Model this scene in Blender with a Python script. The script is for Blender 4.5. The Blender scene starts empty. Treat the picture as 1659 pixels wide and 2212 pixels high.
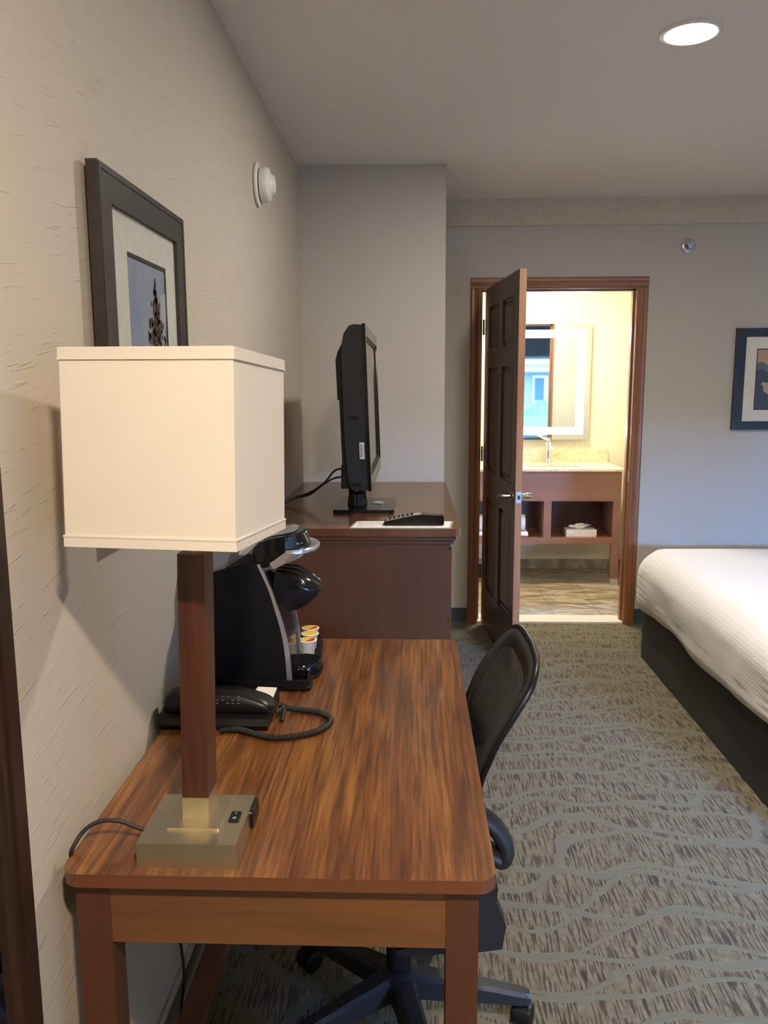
import bpy, bmesh, math, random
from mathutils import Matrix, Vector
random.seed(7)
sc = bpy.context.scene
COL = sc.collection
PI = math.pi

# ------------------------------------------------------------------ materials
def new_mat(name):
    m = bpy.data.materials.new(name); m.use_nodes = True
    nt = m.node_tree; b = nt.nodes['Principled BSDF']
    return m, nt, b
def N(nt, t, **kw):
    n = nt.nodes.new(t)
    for k, v in kw.items():
        if k in n.inputs: n.inputs[k].default_value = v
        else: setattr(n, k, v)
    return n
def L(nt, a, b): nt.links.new(a, b)
def c4(c): return (c[0], c[1], c[2], 1.0)
def coords(nt, scale=(1, 1, 1), rot=(0, 0, 0)):
    t = N(nt, 'ShaderNodeTexCoord'); mp = N(nt, 'ShaderNodeMapping')
    mp.inputs['Scale'].default_value = scale; mp.inputs['Rotation'].default_value = rot
    L(nt, t.outputs['Object'], mp.inputs['Vector']); return mp.outputs['Vector']
def ramp(nt, fac, stops, interp='LINEAR'):
    r = N(nt, 'ShaderNodeValToRGB'); cr = r.color_ramp; cr.interpolation = interp
    while len(cr.elements) < len(stops): cr.elements.new(0.5)
    for e, (p, c) in zip(cr.elements, stops):
        e.position = p; e.color = c4(c) if hasattr(c, '__len__') else (c, c, c, 1)
    L(nt, fac, r.inputs['Fac']); return r.outputs['Color']
def noise(nt, vec, scale, detail=4, rough=.55, dist=0):
    n = N(nt, 'ShaderNodeTexNoise'); n.inputs['Scale'].default_value = scale
    n.inputs['Detail'].default_value = detail; n.inputs['Roughness'].default_value = rough
    n.inputs['Distortion'].default_value = dist
    L(nt, vec, n.inputs['Vector']); return n.outputs['Fac']
def mixc(nt, fac, a, b, mode='MIX'):
    m = N(nt, 'ShaderNodeMix', data_type='RGBA', blend_type=mode)
    for i, v in ((0, fac), (6, a), (7, b)):
        if hasattr(v, 'is_linked') or hasattr(v, 'links'): L(nt, v, m.inputs[i])
        else: m.inputs[i].default_value = c4(v) if hasattr(v, '__len__') else v
    return m.outputs[2]
def bump(nt, b, h, strength=.3, dist=.002):
    n = N(nt, 'ShaderNodeBump'); n.inputs['Strength'].default_value = strength; n.inputs['Distance'].default_value = dist
    L(nt, h, n.inputs['Height']); L(nt, n.outputs['Normal'], b.inputs['Normal'])
def plain(name, col, rough=.5, metal=0, spec=.5, coat=0, bumpy=None):
    m, nt, b = new_mat(name)
    b.inputs['Base Color'].default_value = c4(col); b.inputs['Roughness'].default_value = rough
    b.inputs['Metallic'].default_value = metal; b.inputs['Specular IOR Level'].default_value = spec
    b.inputs['Coat Weight'].default_value = coat; b.inputs['Coat Roughness'].default_value = .1
    v = coords(nt)
    if bumpy: bump(nt, b, noise(nt, v, bumpy[0], 3), bumpy[1], .001)
    else:  # very slight value variation so that nothing is perfectly uniform
        f = noise(nt, v, 40, 2)
        L(nt, ramp(nt, f, [(0.3, [x*.94 for x in col]), (0.7, [min(1, x*1.05) for x in col])]), b.inputs['Base Color'])
    return m
def wood(name, stops, axis=1, grain=1.0, rough=.35, coat=0, streak=.5, spec=.5, dark=(.06, .02, .008)):
    """long-grain veneer: axis is the direction the grain runs along"""
    m, nt, b = new_mat(name)
    s = [9*grain]*3; s[axis] = .75*grain
    v = coords(nt, s)
    f1 = noise(nt, v, 1.3, 6, .6, .6)
    c = ramp(nt, f1, stops)
    s2 = [75*grain]*3; s2[axis] = 2.2*grain
    f2 = noise(nt, coords(nt, s2), 1.0, 4, .6, .2)
    pores = ramp(nt, f2, [(.36, 1), (.56, 0)])
    m1 = N(nt, 'ShaderNodeMath', operation='MULTIPLY'); L(nt, pores, m1.inputs[0]); m1.inputs[1].default_value = streak
    c = mixc(nt, m1.outputs[0], c, dark)
    L(nt, c, b.inputs['Base Color'])
    b.inputs['Roughness'].default_value = rough; b.inputs['Specular IOR Level'].default_value = spec
    b.inputs['Coat Weight'].default_value = coat; b.inputs['Coat Roughness'].default_value = .12
    bump(nt, b, f2, .04, .001)
    return m
def emit(name, col, s):
    m, nt, b = new_mat(name)
    b.inputs['Base Color'].default_value = c4(col); b.inputs['Emission Color'].default_value = c4(col)
    b.inputs['Emission Strength'].default_value = s; return m

def wallpaper(name, col):
    m, nt, b = new_mat(name)
    v = coords(nt, (1, 1, 1), (math.radians(-9), 0, 0))
    mp = N(nt, 'ShaderNodeMapping'); mp.inputs['Scale'].default_value = (30, 9, 95); L(nt, v, mp.inputs['Vector'])
    f = noise(nt, mp.outputs['Vector'], 1.0, 3, .6, .4)
    strokes = ramp(nt, f, [(.60, 0), (.70, 1)])
    f2 = noise(nt, coords(nt), 260, 2)
    add = N(nt, 'ShaderNodeMath', operation='MULTIPLY_ADD'); L(nt, f2, add.inputs[0]); add.inputs[1].default_value = .12; L(nt, strokes, add.inputs[2])
    bump(nt, b, add.outputs[0], .38, .0022)
    base = mixc(nt, strokes, col, [x*.93 for x in col])
    L(nt, base, b.inputs['Base Color']); b.inputs['Roughness'].default_value = .78; b.inputs['Specular IOR Level'].default_value = .25
    return m
def carpet():
    m, nt, b = new_mat('carpet_branch_pattern')
    t = N(nt, 'ShaderNodeTexCoord')
    # two families of gently waving cross lines that meet and part like branches
    xyz = N(nt, 'ShaderNodeSeparateXYZ'); L(nt, t.outputs['Object'], xyz.inputs[0])
    def fam(F, slope, amp, sx, sy, off, half):
        mp = N(nt, 'ShaderNodeMapping'); mp.inputs['Scale'].default_value = (sx, sy, 1); mp.inputs['Location'].default_value = (off, off*1.7, 0)
        L(nt, t.outputs['Object'], mp.inputs['Vector'])
        nz = noise(nt, mp.outputs['Vector'], 1.0, 1.2, .5)
        m1 = N(nt, 'ShaderNodeMath', operation='MULTIPLY_ADD'); L(nt, xyz.outputs[1], m1.inputs[0]); m1.inputs[1].default_value = F
        m0 = N(nt, 'ShaderNodeMath', operation='MULTIPLY'); L(nt, nz, m0.inputs[0]); m0.inputs[1].default_value = amp; L(nt, m0.outputs[0], m1.inputs[2])
        m2 = N(nt, 'ShaderNodeMath', operation='MULTIPLY_ADD'); L(nt, xyz.outputs[0], m2.inputs[0]); m2.inputs[1].default_value = slope; L(nt, m1.outputs[0], m2.inputs[2])
        fr = N(nt, 'ShaderNodeMath', operation='FRACT'); L(nt, m2.outputs[0], fr.inputs[0])
        sb = N(nt, 'ShaderNodeMath', operation='SUBTRACT'); L(nt, fr.outputs[0], sb.inputs[0]); sb.inputs[1].default_value = .5
        ab = N(nt, 'ShaderNodeMath', operation='ABSOLUTE'); L(nt, sb.outputs[0], ab.inputs[0])
        dv_ = N(nt, 'ShaderNodeMath', operation='DIVIDE'); L(nt, ab.outputs[0], dv_.inputs[0]); dv_.inputs[1].default_value = half*F
        return dv_.outputs[0]
    fa_ = fam(5.6, .7, 3.5, 1.7, 1.1, 3.1, .0105); fb_ = fam(4.8, -.95, 4.1, 1.5, 1.3, 9.7, .0105)
    mn = N(nt, 'ShaderNodeMath', operation='MINIMUM'); L(nt, fa_, mn.inputs[0]); L(nt, fb_, mn.inputs[1])
    hv = N(nt, 'ShaderNodeMath', operation='MULTIPLY'); L(nt, mn.outputs[0], hv.inputs[0]); hv.inputs[1].default_value = .5
    line = ramp(nt, hv.outputs[0], [(.44, 1), (.56, 0)])
    halo = ramp(nt, hv.outputs[0], [(.56, 1), (.66, 0)])
    # short dark dashes running along the room
    dv = N(nt, 'ShaderNodeMapping'); dv.inputs['Scale'].default_value = (165, 12, 1); L(nt, t.outputs['Object'], dv.inputs['Vector'])
    d1 = noise(nt, dv.outputs['Vector'], 1.0, 1.6, .55, .15)
    dash = ramp(nt, d1, [(.495, 0), (.575, 1)])
    dv2 = N(nt, 'ShaderNodeMapping'); dv2.inputs['Scale'].default_value = (22, 5, 1); L(nt, t.outputs['Object'], dv2.inputs['Vector'])
    tone = noise(nt, dv2.outputs['Vector'], 1, 3)
    dcol = ramp(nt, tone, [(.38, (.045, .037, .030)), (.62, (.085, .056, .035))])
    fuzz = noise(nt, t.outputs['Object'], 420, 2)
    base = ramp(nt, noise(nt, t.outputs['Object'], 45, 3), [(.3, (.128, .110, .070)), (.7, (.195, .170, .110))])
    inv = N(nt, 'ShaderNodeMath', operation='SUBTRACT'); inv.inputs[0].default_value = 1; L(nt, halo, inv.inputs[1])
    dm = N(nt, 'ShaderNodeMath', operation='MULTIPLY'); L(nt, dash, dm.inputs[0]); L(nt, inv.outputs[0], dm.inputs[1])
    c = mixc(nt, dm.outputs[0], base, dcol)
    c = mixc(nt, line, c, (.142, .138, .098))
    c = mixc(nt, .35, c, ramp(nt, fuzz, [(.3, .25), (.7, .75)]), 'OVERLAY')
    L(nt, c, b.inputs['Base Color']); b.inputs['Roughness'].default_value = .95; b.inputs['Specular IOR Level'].default_value = .1
    b.inputs['Sheen Weight'].default_value = .1
    hs = N(nt, 'ShaderNodeMath', operation='MULTIPLY_ADD'); L(nt, line, hs.inputs[0]); hs.inputs[1].default_value = .8; L(nt, fuzz, hs.inputs[2])
    bump(nt, b, hs.outputs[0], .5, .003)
    return m
def tiles():
    m, nt, b = new_mat('marbled_floor_tile')
    v = coords(nt)
    sw = N(nt, 'ShaderNodeMapping'); sw.inputs['Rotation'].default_value = (0, 0, math.radians(90)); L(nt, v, sw.inputs['Vector'])
    br = N(nt, 'ShaderNodeTexBrick'); br.offset = .5
    br.inputs['Scale'].default_value = 1.0; br.inputs['Brick Width'].default_value = .62; br.inputs['Row Height'].default_value = .31
    br.inputs['Mortar Size'].default_value = .003; br.inputs['Mortar Smooth'].default_value = .1
    L(nt, sw.outputs['Vector'], br.inputs['Vector'])
    w = N(nt, 'ShaderNodeMapping'); w.inputs['Scale'].default_value = (1.6, 5, 1); w.inputs['Rotation'].default_value = (0, 0, .25); L(nt, v, w.inputs['Vector'])
    f = noise(nt, w.outputs['Vector'], 1.6, 7, .6, 2.2)
    c = ramp(nt, f, [(.30, (.09, .068, .042)), (.42, (.22, .165, .095)), (.52, (.30, .24, .145)), (.60, (.46, .39, .27)), (.68, (.24, .18, .105)), (.8, (.38, .31, .2))])
    c = mixc(nt, br.outputs['Fac'], c, (.17, .14, .10))
    L(nt, c, b.inputs['Base Color']); b.inputs['Roughness'].default_value = .38
    bump(nt, b, br.outputs['Fac'], -.2, .002)
    return m
def stone(name, a, b_, c_):
    m, nt, b = new_mat(name); v = coords(nt)
    f = noise(nt, v, 28, 6, .65, 1.2)
    L(nt, ramp(nt, f, [(.34, a), (.48, b_), (.62, b_), (.72, c_)]), b.inputs['Base Color']); b.inputs['Roughness'].default_value = .3
    return m
def comforter():
    m, nt, b = new_mat('white_ribbed_bedding')
    v = coords(nt, (1, 1, 1))
    w = N(nt, 'ShaderNodeTexWave', wave_type='BANDS', bands_direction='Z'); w.inputs['Scale'].default_value = 22; w.inputs['Distortion'].default_value = 2.5
    w.inputs['Detail'].default_value = 2; w.inputs['Detail Scale'].default_value = 1.2; L(nt, v, w.inputs['Vector'])
    f = noise(nt, coords(nt, (60, 60, 220)), 1, 3, .6, .3)
    ad = N(nt, 'ShaderNodeMath', operation='MULTIPLY_ADD'); L(nt, w.outputs['Fac'], ad.inputs[0]); ad.inputs[1].default_value = .55; L(nt, f, ad.inputs[2])
    bump(nt, b, ad.outputs[0], .16, .003)
    b.inputs['Base Color'].default_value = (.80, .80, .80, 1); b.inputs['Roughness'].default_value = .8; b.inputs['Sheen Weight'].default_value = .2
    return m
def mesh_fabric():
    m, nt, b = new_mat('black_open_mesh_weave')
    b.inputs['Base Color'].default_value = (.012, .011, .011, 1); b.inputs['Roughness'].default_value = .7
    v = coords(nt)
    w = N(nt, 'ShaderNodeTexWave', wave_type='BANDS', bands_direction='Z'); w.inputs['Scale'].default_value = 72; w.inputs['Distortion'].default_value = .15
    L(nt, v, w.inputs['Vector'])
    a = ramp(nt, w.outputs['Fac'], [(.55, 1), (.80, .78)])
    L(nt, a, b.inputs['Alpha']); return m
def shade_fabric():
    m, nt, b = new_mat('cream_lampshade_linen')
    b.inputs['Base Color'].default_value = (.86, .81, .73, 1); b.inputs['Roughness'].default_value = .85; b.inputs['Specular IOR Level'].default_value = .15
    tr = N(nt, 'ShaderNodeBsdfTranslucent'); tr.inputs['Color'].default_value = (.85, .76, .62, 1)
    mx = N(nt, 'ShaderNodeMixShader'); mx.inputs['Fac'].default_value = .25
    out = nt.nodes['Material Output']
    L(nt, b.outputs[0], mx.inputs[1]); L(nt, tr.outputs[0], mx.inputs[2]); L(nt, mx.outputs[0], out.inputs['Surface'])
    bump(nt, b, noise(nt, coords(nt, (300, 300, 500)), 1, 2), .08, .001)
    return m
def photo_tree():
    """print inside the left picture: pale blue sky with soft clouds (the conifer is built as relief ink on it)"""
    m, nt, b = new_mat('printed_blue_sky')
    f = noise(nt, coords(nt, (3, 3, 3)), 1.6, 5, .6, .6)
    L(nt, ramp(nt, f, [(.3, (.22, .28, .46)), (.52, (.34, .38, .50)), (.72, (.50, .47, .50))]), b.inputs['Base Color'])
    b.inputs['Roughness'].default_value = .35; return m
def shingle():
    m, nt, b = new_mat('grey_roof_shingles')
    br = N(nt, 'ShaderNodeTexBrick'); br.inputs['Scale'].default_value = 1; br.inputs['Brick Width'].default_value = .30; br.inputs['Row Height'].default_value = .12
    br.inputs['Mortar Size'].default_value = .012; br.inputs['Color1'].default_value = (.008, .016, .016, 1); br.inputs['Color2'].default_value = (.012, .022, .022, 1)
    br.inputs['Mortar'].default_value = (.005, .009, .009, 1); L(nt, coords(nt), br.inputs['Vector']); L(nt, br.outputs['Color'], b.inputs['Base Color'])
    b.inputs['Roughness'].default_value = .9; return m

M = {}
M['wall'] = wallpaper('greige_grasscloth_wallpaper', (.53, .47, .385))
M['paint'] = plain('greige_wall_paint', (.50, .47, .42), .8, bumpy=(90, .08))
M['bounce_cut'] = plain('dark_grey_bounce_cut', (.11, .10, .09), .9)  # unseen rear wall, made dark to cut light bounced from behind the camera
M['ceiling'] = plain('white_ceiling_paint', (.84, .82, .82), .85, bumpy=(70, .12))
M['frieze'] = plain('beige_frieze_paint', (.56, .49, .39), .8)
M['bathwall'] = plain('cream_bathroom_paint', (.76, .70, .52), .7)
M['carpet'] = carpet(); M['tile'] = tiles()
M['cove'] = plain('slate_blue_vinyl_cove', (.045, .062, .075), .6)
M['marble'] = plain('white_marble_threshold', (.82, .80, .74), .25)
M['desktop'] = wood('walnut_desk_laminate', [(.26, (.045, .014, .005)), (.40, (.130, .045, .013)), (.53, (.205, .076, .020)), (.64, (.285, .120, .030)), (.74, (.19, .068, .018))], 1, 2.0, .28, .3, .75, dark=(.045, .016, .007))
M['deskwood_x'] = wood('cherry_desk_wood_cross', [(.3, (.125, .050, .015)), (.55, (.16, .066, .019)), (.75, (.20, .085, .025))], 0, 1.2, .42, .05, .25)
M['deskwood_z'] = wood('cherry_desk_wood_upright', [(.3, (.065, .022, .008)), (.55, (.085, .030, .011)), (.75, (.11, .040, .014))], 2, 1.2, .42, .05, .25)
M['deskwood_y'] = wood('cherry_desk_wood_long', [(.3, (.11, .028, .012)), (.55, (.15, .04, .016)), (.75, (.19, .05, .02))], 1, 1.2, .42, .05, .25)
M['deskwood_e'] = plain('desk_edge_band', (.135, .047, .015), .4, coat=.2)
M['dresser_top'] = wood('cherry_dresser_top', [(.3, (.10, .038, .016)), (.55, (.13, .05, .021)), (.75, (.16, .064, .028))], 1, .9, .22, .4, .18)
M['dresser'] = wood('cherry_dresser_veneer', [(.3, (.075, .026, .009)), (.55, (.10, .035, .012)), (.75, (.125, .046, .016))], 2, .6, .40, .05, .15)
M['dresser_x'] = wood('cherry_dresser_moulding', [(.3, (.062, .025, .011)), (.55, (.08, .032, .014)), (.75, (.10, .04, .018))], 0, .9, .38, .1, .15)
M['lampwood'] = wood('espresso_lamp_wood', [(.3, (.035, .010, .005)), (.55, (.075, .021, .008)), (.75, (.125, .036, .012))], 2, 3.0, .35, .1, .3)
M['doorwood'] = wood('dark_mahogany_door', [(.3, (.046, .018, .011)), (.55, (.06, .023, .014)), (.75, (.075, .028, .017))], 2, 1.0, .34, .25, .2)
M['dooredge'] = wood('door_edge_wood', [(.3, (.36, .16, .06)), (.55, (.42, .19, .075)), (.75, (.47, .22, .09))], 2, 1.4, .45, 0, .2)
M['trimwood'] = wood('oak_door_casing', [(.3, (.22, .085, .032)), (.55, (.27, .108, .04)), (.75, (.31, .125, .05))], 2, 1.4, .38, .15, .3)
M['trimwood_x'] = wood('oak_door_casing_head', [(.3, (.22, .085, .032)), (.55, (.27, .108, .04)), (.75, (.31, .125, .05))], 0, 1.4, .38, .15, .3)
M['vanity'] = wood('mahogany_vanity', [(.3, (.19, .072, .036)), (.55, (.225, .086, .043)), (.75, (.26, .102, .052))], 0, .7, .35, .1, .12)
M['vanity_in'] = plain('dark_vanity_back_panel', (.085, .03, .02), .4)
M['espresso'] = wood('espresso_mirror_frame', [(.3, (.012, .006, .004)), (.55, (.024, .010, .006)), (.75, (.045, .017, .009))], 2, 2.0, .4, 0, .4)
M['picframe'] = wood('charcoal_picture_frame', [(.3, (.014, .012, .011)), (.55, (.022, .018, .016)), (.75, (.038, .027, .021))], 1, 2.2, .45, 0, .3)
M['picframe_n'] = plain('navy_black_picture_frame', (.010, .011, .015), .4)
M['mat'] = plain('cream_picture_mat', (.70, .68, .61), .8)
M['bevel'] = plain('dark_mat_bevel', (.03, .02, .02), .7)
M['sky_print'] = photo_tree()
M['tree_ink'] = plain('printed_dark_conifer', (.085, .058, .042), .6)
M['dusk'] = plain('printed_dusk_sky', (.42, .26, .16), .4)
M['hill'] = plain('printed_dark_hills', (.05, .055, .075), .5)
M['ridge'] = plain('printed_far_ridge', (.12, .12, .15), .5)
M['rockprint'] = plain('printed_tan_rock', (.42, .33, .24), .5)
M['shade'] = shade_fabric()
M['brass'] = plain('brushed_antique_nickel', (.60, .53, .38), .33, 1.0)
M['chrome'] = plain('polished_chrome', (.80, .82, .85), .10, 1.0)
M['hbrass'] = plain('aged_brass_hardware', (.34, .28, .19), .25, 1.0)
M['hinge'] = plain('dark_bronze_hinge', (.06, .05, .045), .4, 1.0)
M['silver'] = plain('silver_satin_plastic', (.55, .56, .58), .28, .75)
M['blk'] = plain('black_satin_plastic', (.005, .005, .006), .36, spec=.35)
M['blkm'] = plain('black_matte_plastic', (.005, .005, .006), .5, spec=.22)
M['blkg'] = plain('black_gloss_plastic', (.005, .005, .006), .12, spec=.4)
M['tvback'] = plain('charcoal_tv_housing', (.008, .009, .010), .5, spec=.3)
M['navyg'] = plain('navy_gloss_panel', (.010, .014, .024), .15)
M['rubber'] = plain('black_rubber', (.012, .012, .012), .55)
M['white'] = plain('white_plastic', (.78, .77, .74), .35)
M['paper'] = plain('white_paper', (.80, .78, .70), .8)
M['legend'] = plain('pale_key_legend', (.50, .54, .60), .6)
M['legend2'] = plain('dim_key_legend', (.16, .18, .22), .6)
M['ink'] = plain('dark_print_ink', (.04, .035, .03), .8)
M['greykey'] = plain('grey_remote_plate', (.36, .33, .29), .45)
M['yellow'] = plain('yellow_foil_lid', (.74, .50, .05), .35)
M['red'] = plain('red_foil_print', (.50, .035, .02), .4)
M['smoked'] = plain('clear_smoky_plastic', (.42, .44, .45), .15)
M['comf'] = comforter()
M['skirt'] = plain('charcoal_bed_skirt', (.030, .028, .028), .9, bumpy=(300, .3))
M['meshfab'] = mesh_fabric()
M['chairplastic'] = plain('charcoal_chair_plastic', (.014, .014, .015), .5)
M['chairfab'] = plain('black_seat_fabric', (.012, .012, .013), .85, bumpy=(400, .3))
M['counter'] = stone('speckled_beige_quartz', (.45, .33, .17), (.70, .60, .40), (.78, .70, .52))
M['sink'] = plain('white_sink_ceramic', (.62, .58, .50), .2)
M['towel'] = plain('white_terry_towel', (.82, .81, .80), .95, bumpy=(350, .5))
M['led'] = emit('frosted_led_band', (.80, .93, 1.0), 20.0)
M['lens'] = emit('warm_downlight_lens', (1.0, .88, .70), 22.0)
mm, nt_, bb_ = new_mat('mirror_silver'); bb_.inputs['Metallic'].default_value = 1; bb_.inputs['Roughness'].default_value = .02; bb_.inputs['Base Color'].default_value = (.88, .93, .93, 1); M['mirror'] = mm
mm, nt_, bb_ = new_mat('dark_mirror_glass'); bb_.inputs['Metallic'].default_value = 1; bb_.inputs['Roughness'].default_value = .03; bb_.inputs['Base Color'].default_value = (.75, .78, .78, 1); M['mirror2'] = mm
mm, nt_, bb_ = new_mat('clear_glass'); tr_ = N(nt_, 'ShaderNodeBsdfTransparent'); tr_.inputs['Color'].default_value = (.97, .98, .98, 1)
gl_ = N(nt_, 'ShaderNodeBsdfGlossy'); gl_.inputs['Roughness'].default_value = .02; mx_ = N(nt_, 'ShaderNodeMixShader'); mx_.inputs['Fac'].default_value = .05; L(nt_, tr_.outputs[0], mx_.inputs[1]); L(nt_, gl_.outputs[0], mx_.inputs[2])
L(nt_, mx_.outputs[0], nt_.nodes['Material Output'].inputs['Surface']); M['glass'] = mm
M['window_glass'] = M['glass']
M['screen'] = plain('gloss_tv_screen', (.006, .006, .007), .06, spec=.8)
M['siding'] = plain('pale_grey_house_siding', (.009, .010, .011), .9)
M['fascia'] = plain('grey_fascia_board', (.016, .014, .016), .8)
M['turq'] = plain('turquoise_painted_rail', (.003, .022, .024), .6)
M['darkglass'] = plain('dark_house_window', (.004, .007, .009), .3, spec=.02)
M['shingle'] = shingle()
M['ground'] = plain('grey_outdoor_paving', (.22, .22, .22), .9)

# ------------------------------------------------------------------ mesh helpers
WM = {}
def finish(o, name, parent, world):
    COL.objects.link(o)
    if parent is not None:
        o.parent = parent; WM[o] = WM[parent]
    else: WM[o] = Matrix()
def obj(name, bm, m, parent=None, smooth=False, bevel=0, seg=2):
    """bm is in world coordinates; it is moved into the parent's space"""
    if bevel:
        es = [e for e in bm.edges if len(e.link_faces) == 2 and e.calc_face_angle(0) > .5]
        bmesh.ops.bevel(bm, geom=es, offset=bevel, segments=seg, profile=.6, affect='EDGES')
    if parent is not None: bm.transform(WM[parent].inverted())
    me = bpy.data.meshes.new(name)
    if smooth:
        for f in bm.faces: f.smooth = True
    bmesh.ops.recalc_face_normals(bm, faces=bm.faces)
    bm.to_mesh(me); bm.free()
    if smooth and smooth != 'all':
        try: me.set_sharp_from_angle(angle=math.radians(40))
        except Exception: pass
    if isinstance(m, (list, tuple)):
        for x in m: me.materials.append(x)
    else: me.materials.append(m)
    o = bpy.data.objects.new(name, me); finish(o, name, parent, None); return o
def tag(o, label, cat, group=None):
    o['label'] = label; o['category'] = cat
    if group: o['group'] = group
    return o
def thing(name, label, cat, loc, group=None, rz=0):
    o = bpy.data.objects.new(name, None); o.empty_display_size = .05; COL.objects.link(o)
    o.location = loc; o.rotation_euler = (0, 0, rz)
    WM[o] = Matrix.Translation(loc) @ Matrix.Rotation(rz, 4, 'Z')
    return tag(o, label, cat, group)
def struct(name, bm, m, parent=None, **kw):
    o = obj(name, bm, m, parent, **kw)
    if parent is None: o['kind'] = 'structure'
    return o
def B(): return bmesh.new()
def box(bm, a, b, mi=0):
    x0, x1 = sorted((a[0], b[0])); y0, y1 = sorted((a[1], b[1])); z0, z1 = sorted((a[2], b[2]))
    v = [bm.verts.new(p) for p in ((x0,y0,z0),(x1,y0,z0),(x1,y1,z0),(x0,y1,z0),(x0,y0,z1),(x1,y0,z1),(x1,y1,z1),(x0,y1,z1))]
    for q in ((0,3,2,1),(4,5,6,7),(0,1,5,4),(1,2,6,5),(2,3,7,6),(3,0,4,7)):
        f = bm.faces.new([v[i] for i in q]); f.material_index = mi
    return v
def bx(a, b): bm = B(); box(bm, a, b); return bm
def prism(bm, pts, axis, a, b, mi=0):
    """polygon pts (2-D) extruded along axis from a to b; axis 0: pts=(y,z); 1: (x,z); 2: (x,y)"""
    def P(p, t): return (t, p[0], p[1]) if axis == 0 else (p[0], t, p[1]) if axis == 1 else (p[0], p[1], t)
    n = len(pts); va = [bm.verts.new(P(p, a)) for p in pts]; vb = [bm.verts.new(P(p, b)) for p in pts]
    fs = [bm.faces.new(va), bm.faces.new(vb[::-1])]
    for i in range(n): fs.append(bm.faces.new((va[i], vb[i], vb[(i+1) % n], va[(i+1) % n])))
    for f in fs: f.material_index = mi
    return va + vb
def pr(pts, axis, a, b): bm = B(); prism(bm, pts, axis, a, b); return bm
def frame_of(d):
    d = d.normalized(); u = d.cross(Vector((0, 0, 1)))
    if u.length < 1e-4: u = d.cross(Vector((0, 1, 0)))
    u.normalize(); return u, d.cross(u).normalized()
def tube(bm, pts, r, n=10, caps=True, mi=0):
    pts = [Vector(p) for p in pts]; rs = r if hasattr(r, '__len__') else [r]*len(pts)
    rings = []; u = None
    for i, p in enumerate(pts):
        d = (pts[min(i+1, len(pts)-1)] - pts[max(i-1, 0)]).normalized()
        if u is None: u, w = frame_of(d)
        else:
            u = (u - d*u.dot(d)); u.normalize(); w = d.cross(u)
        rings.append([bm.verts.new(p + (u*math.cos(2*PI*k/n) + w*math.sin(2*PI*k/n))*rs[i]) for k in range(n)])
    for a, b in zip(rings, rings[1:]):
        for k in range(n):
            f = bm.faces.new((a[k], a[(k+1) % n], b[(k+1) % n], b[k])); f.material_index = mi
    if caps:
        bm.faces.new(rings[0][::-1]).material_index = mi; bm.faces.new(rings[-1]).material_index = mi
def tb(pts, r, n=10): bm = B(); tube(bm, pts, r, n); return bm
def lathe(bm, prof, c, axis='Z', n=32, mi=0):
    """prof: list of (radius, height) revolved about the axis through c; closed with caps"""
    rings = []
    for r, h in prof:
        ring = []
        for k in range(n):
            a = 2*PI*k/n; x, y = r*math.cos(a), r*math.sin(a)
            p = (x, y, h) if axis == 'Z' else (h, x, y) if axis == 'X' else (x, h, y)
            ring.append(bm.verts.new((c[0]+p[0], c[1]+p[1], c[2]+p[2])))
        rings.append(ring)
    for a, b in zip(rings, rings[1:]):
        for k in range(n):
            f = bm.faces.new((a[k], a[(k+1) % n], b[(k+1) % n], b[k])); f.material_index = mi
    bm.faces.new(rings[0][::-1]).material_index = mi; bm.faces.new(rings[-1]).material_index = mi
def lt(prof, c, axis='Z', n=32): bm = B(); lathe(bm, prof, c, axis, n); return bm
def spline(pts, k=8):
    pts = [Vector(p) for p in pts]; out = []
    P = [2*pts[0]-pts[1]] + pts + [2*pts[-1]-pts[-2]]
    for i in range(1, len(P)-2):
        for j in range(k):
            t = j/k; a, b, c, d = P[i-1], P[i], P[i+1], P[i+2]
            out.append(.5*((2*b) + (c-a)*t + (2*a-5*b+4*c-d)*t*t + (3*b-a-3*c+d)*t**3))
    out.append(pts[-1]); return out
def spline2(pts, k=6): return [(p[0], p[1]) for p in spline([(a, b, 0) for a, b in pts], k)]
def rrect(x0, y0, x1, y1, r, k=6):
    out = []
    for cx, cy, a0 in ((x1-r, y0+r, -90), (x1-r, y1-r, 0), (x0+r, y1-r, 90), (x0+r, y0+r, 180)):
        for j in range(k+1):
            a = math.radians(a0 + 90*j/k); out.append((cx + r*math.cos(a), cy + r*math.sin(a)))
    return out
def frame_ring(bm, outer, inner, axis, a, b, mi=0):
    """rectangular ring between two rects given as (u0,v0,u1,v1), extruded along axis"""
    o, i = outer, inner
    for r in ((o[0], o[1], i[0], o[3]), (i[2], o[1], o[2], o[3]), (i[0], o[1], i[2], i[1]), (i[0], i[3], i[2], o[3])):
        if axis == 0: box(bm, (a, r[0], r[1]), (b, r[2], r[3]), mi)
        elif axis == 1: box(bm, (r[0], a, r[1]), (r[2], b, r[3]), mi)
        else: box(bm, (r[0], r[1], a), (r[2], r[3], b), mi)
def mitred(bm, outer, inner, axis, a, b, prof=None):
    """mitred picture-frame ring"""
    o, i = outer, inner
    O = [(o[0], o[1]), (o[2], o[1]), (o[2], o[3]), (o[0], o[3])]; I = [(i[0], i[1]), (i[2], i[1]), (i[2], i[3]), (i[0], i[3])]
    for k in range(4): prism(bm, [O[k], O[(k+1) % 4], I[(k+1) % 4], I[k]], axis, a, b)
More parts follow.
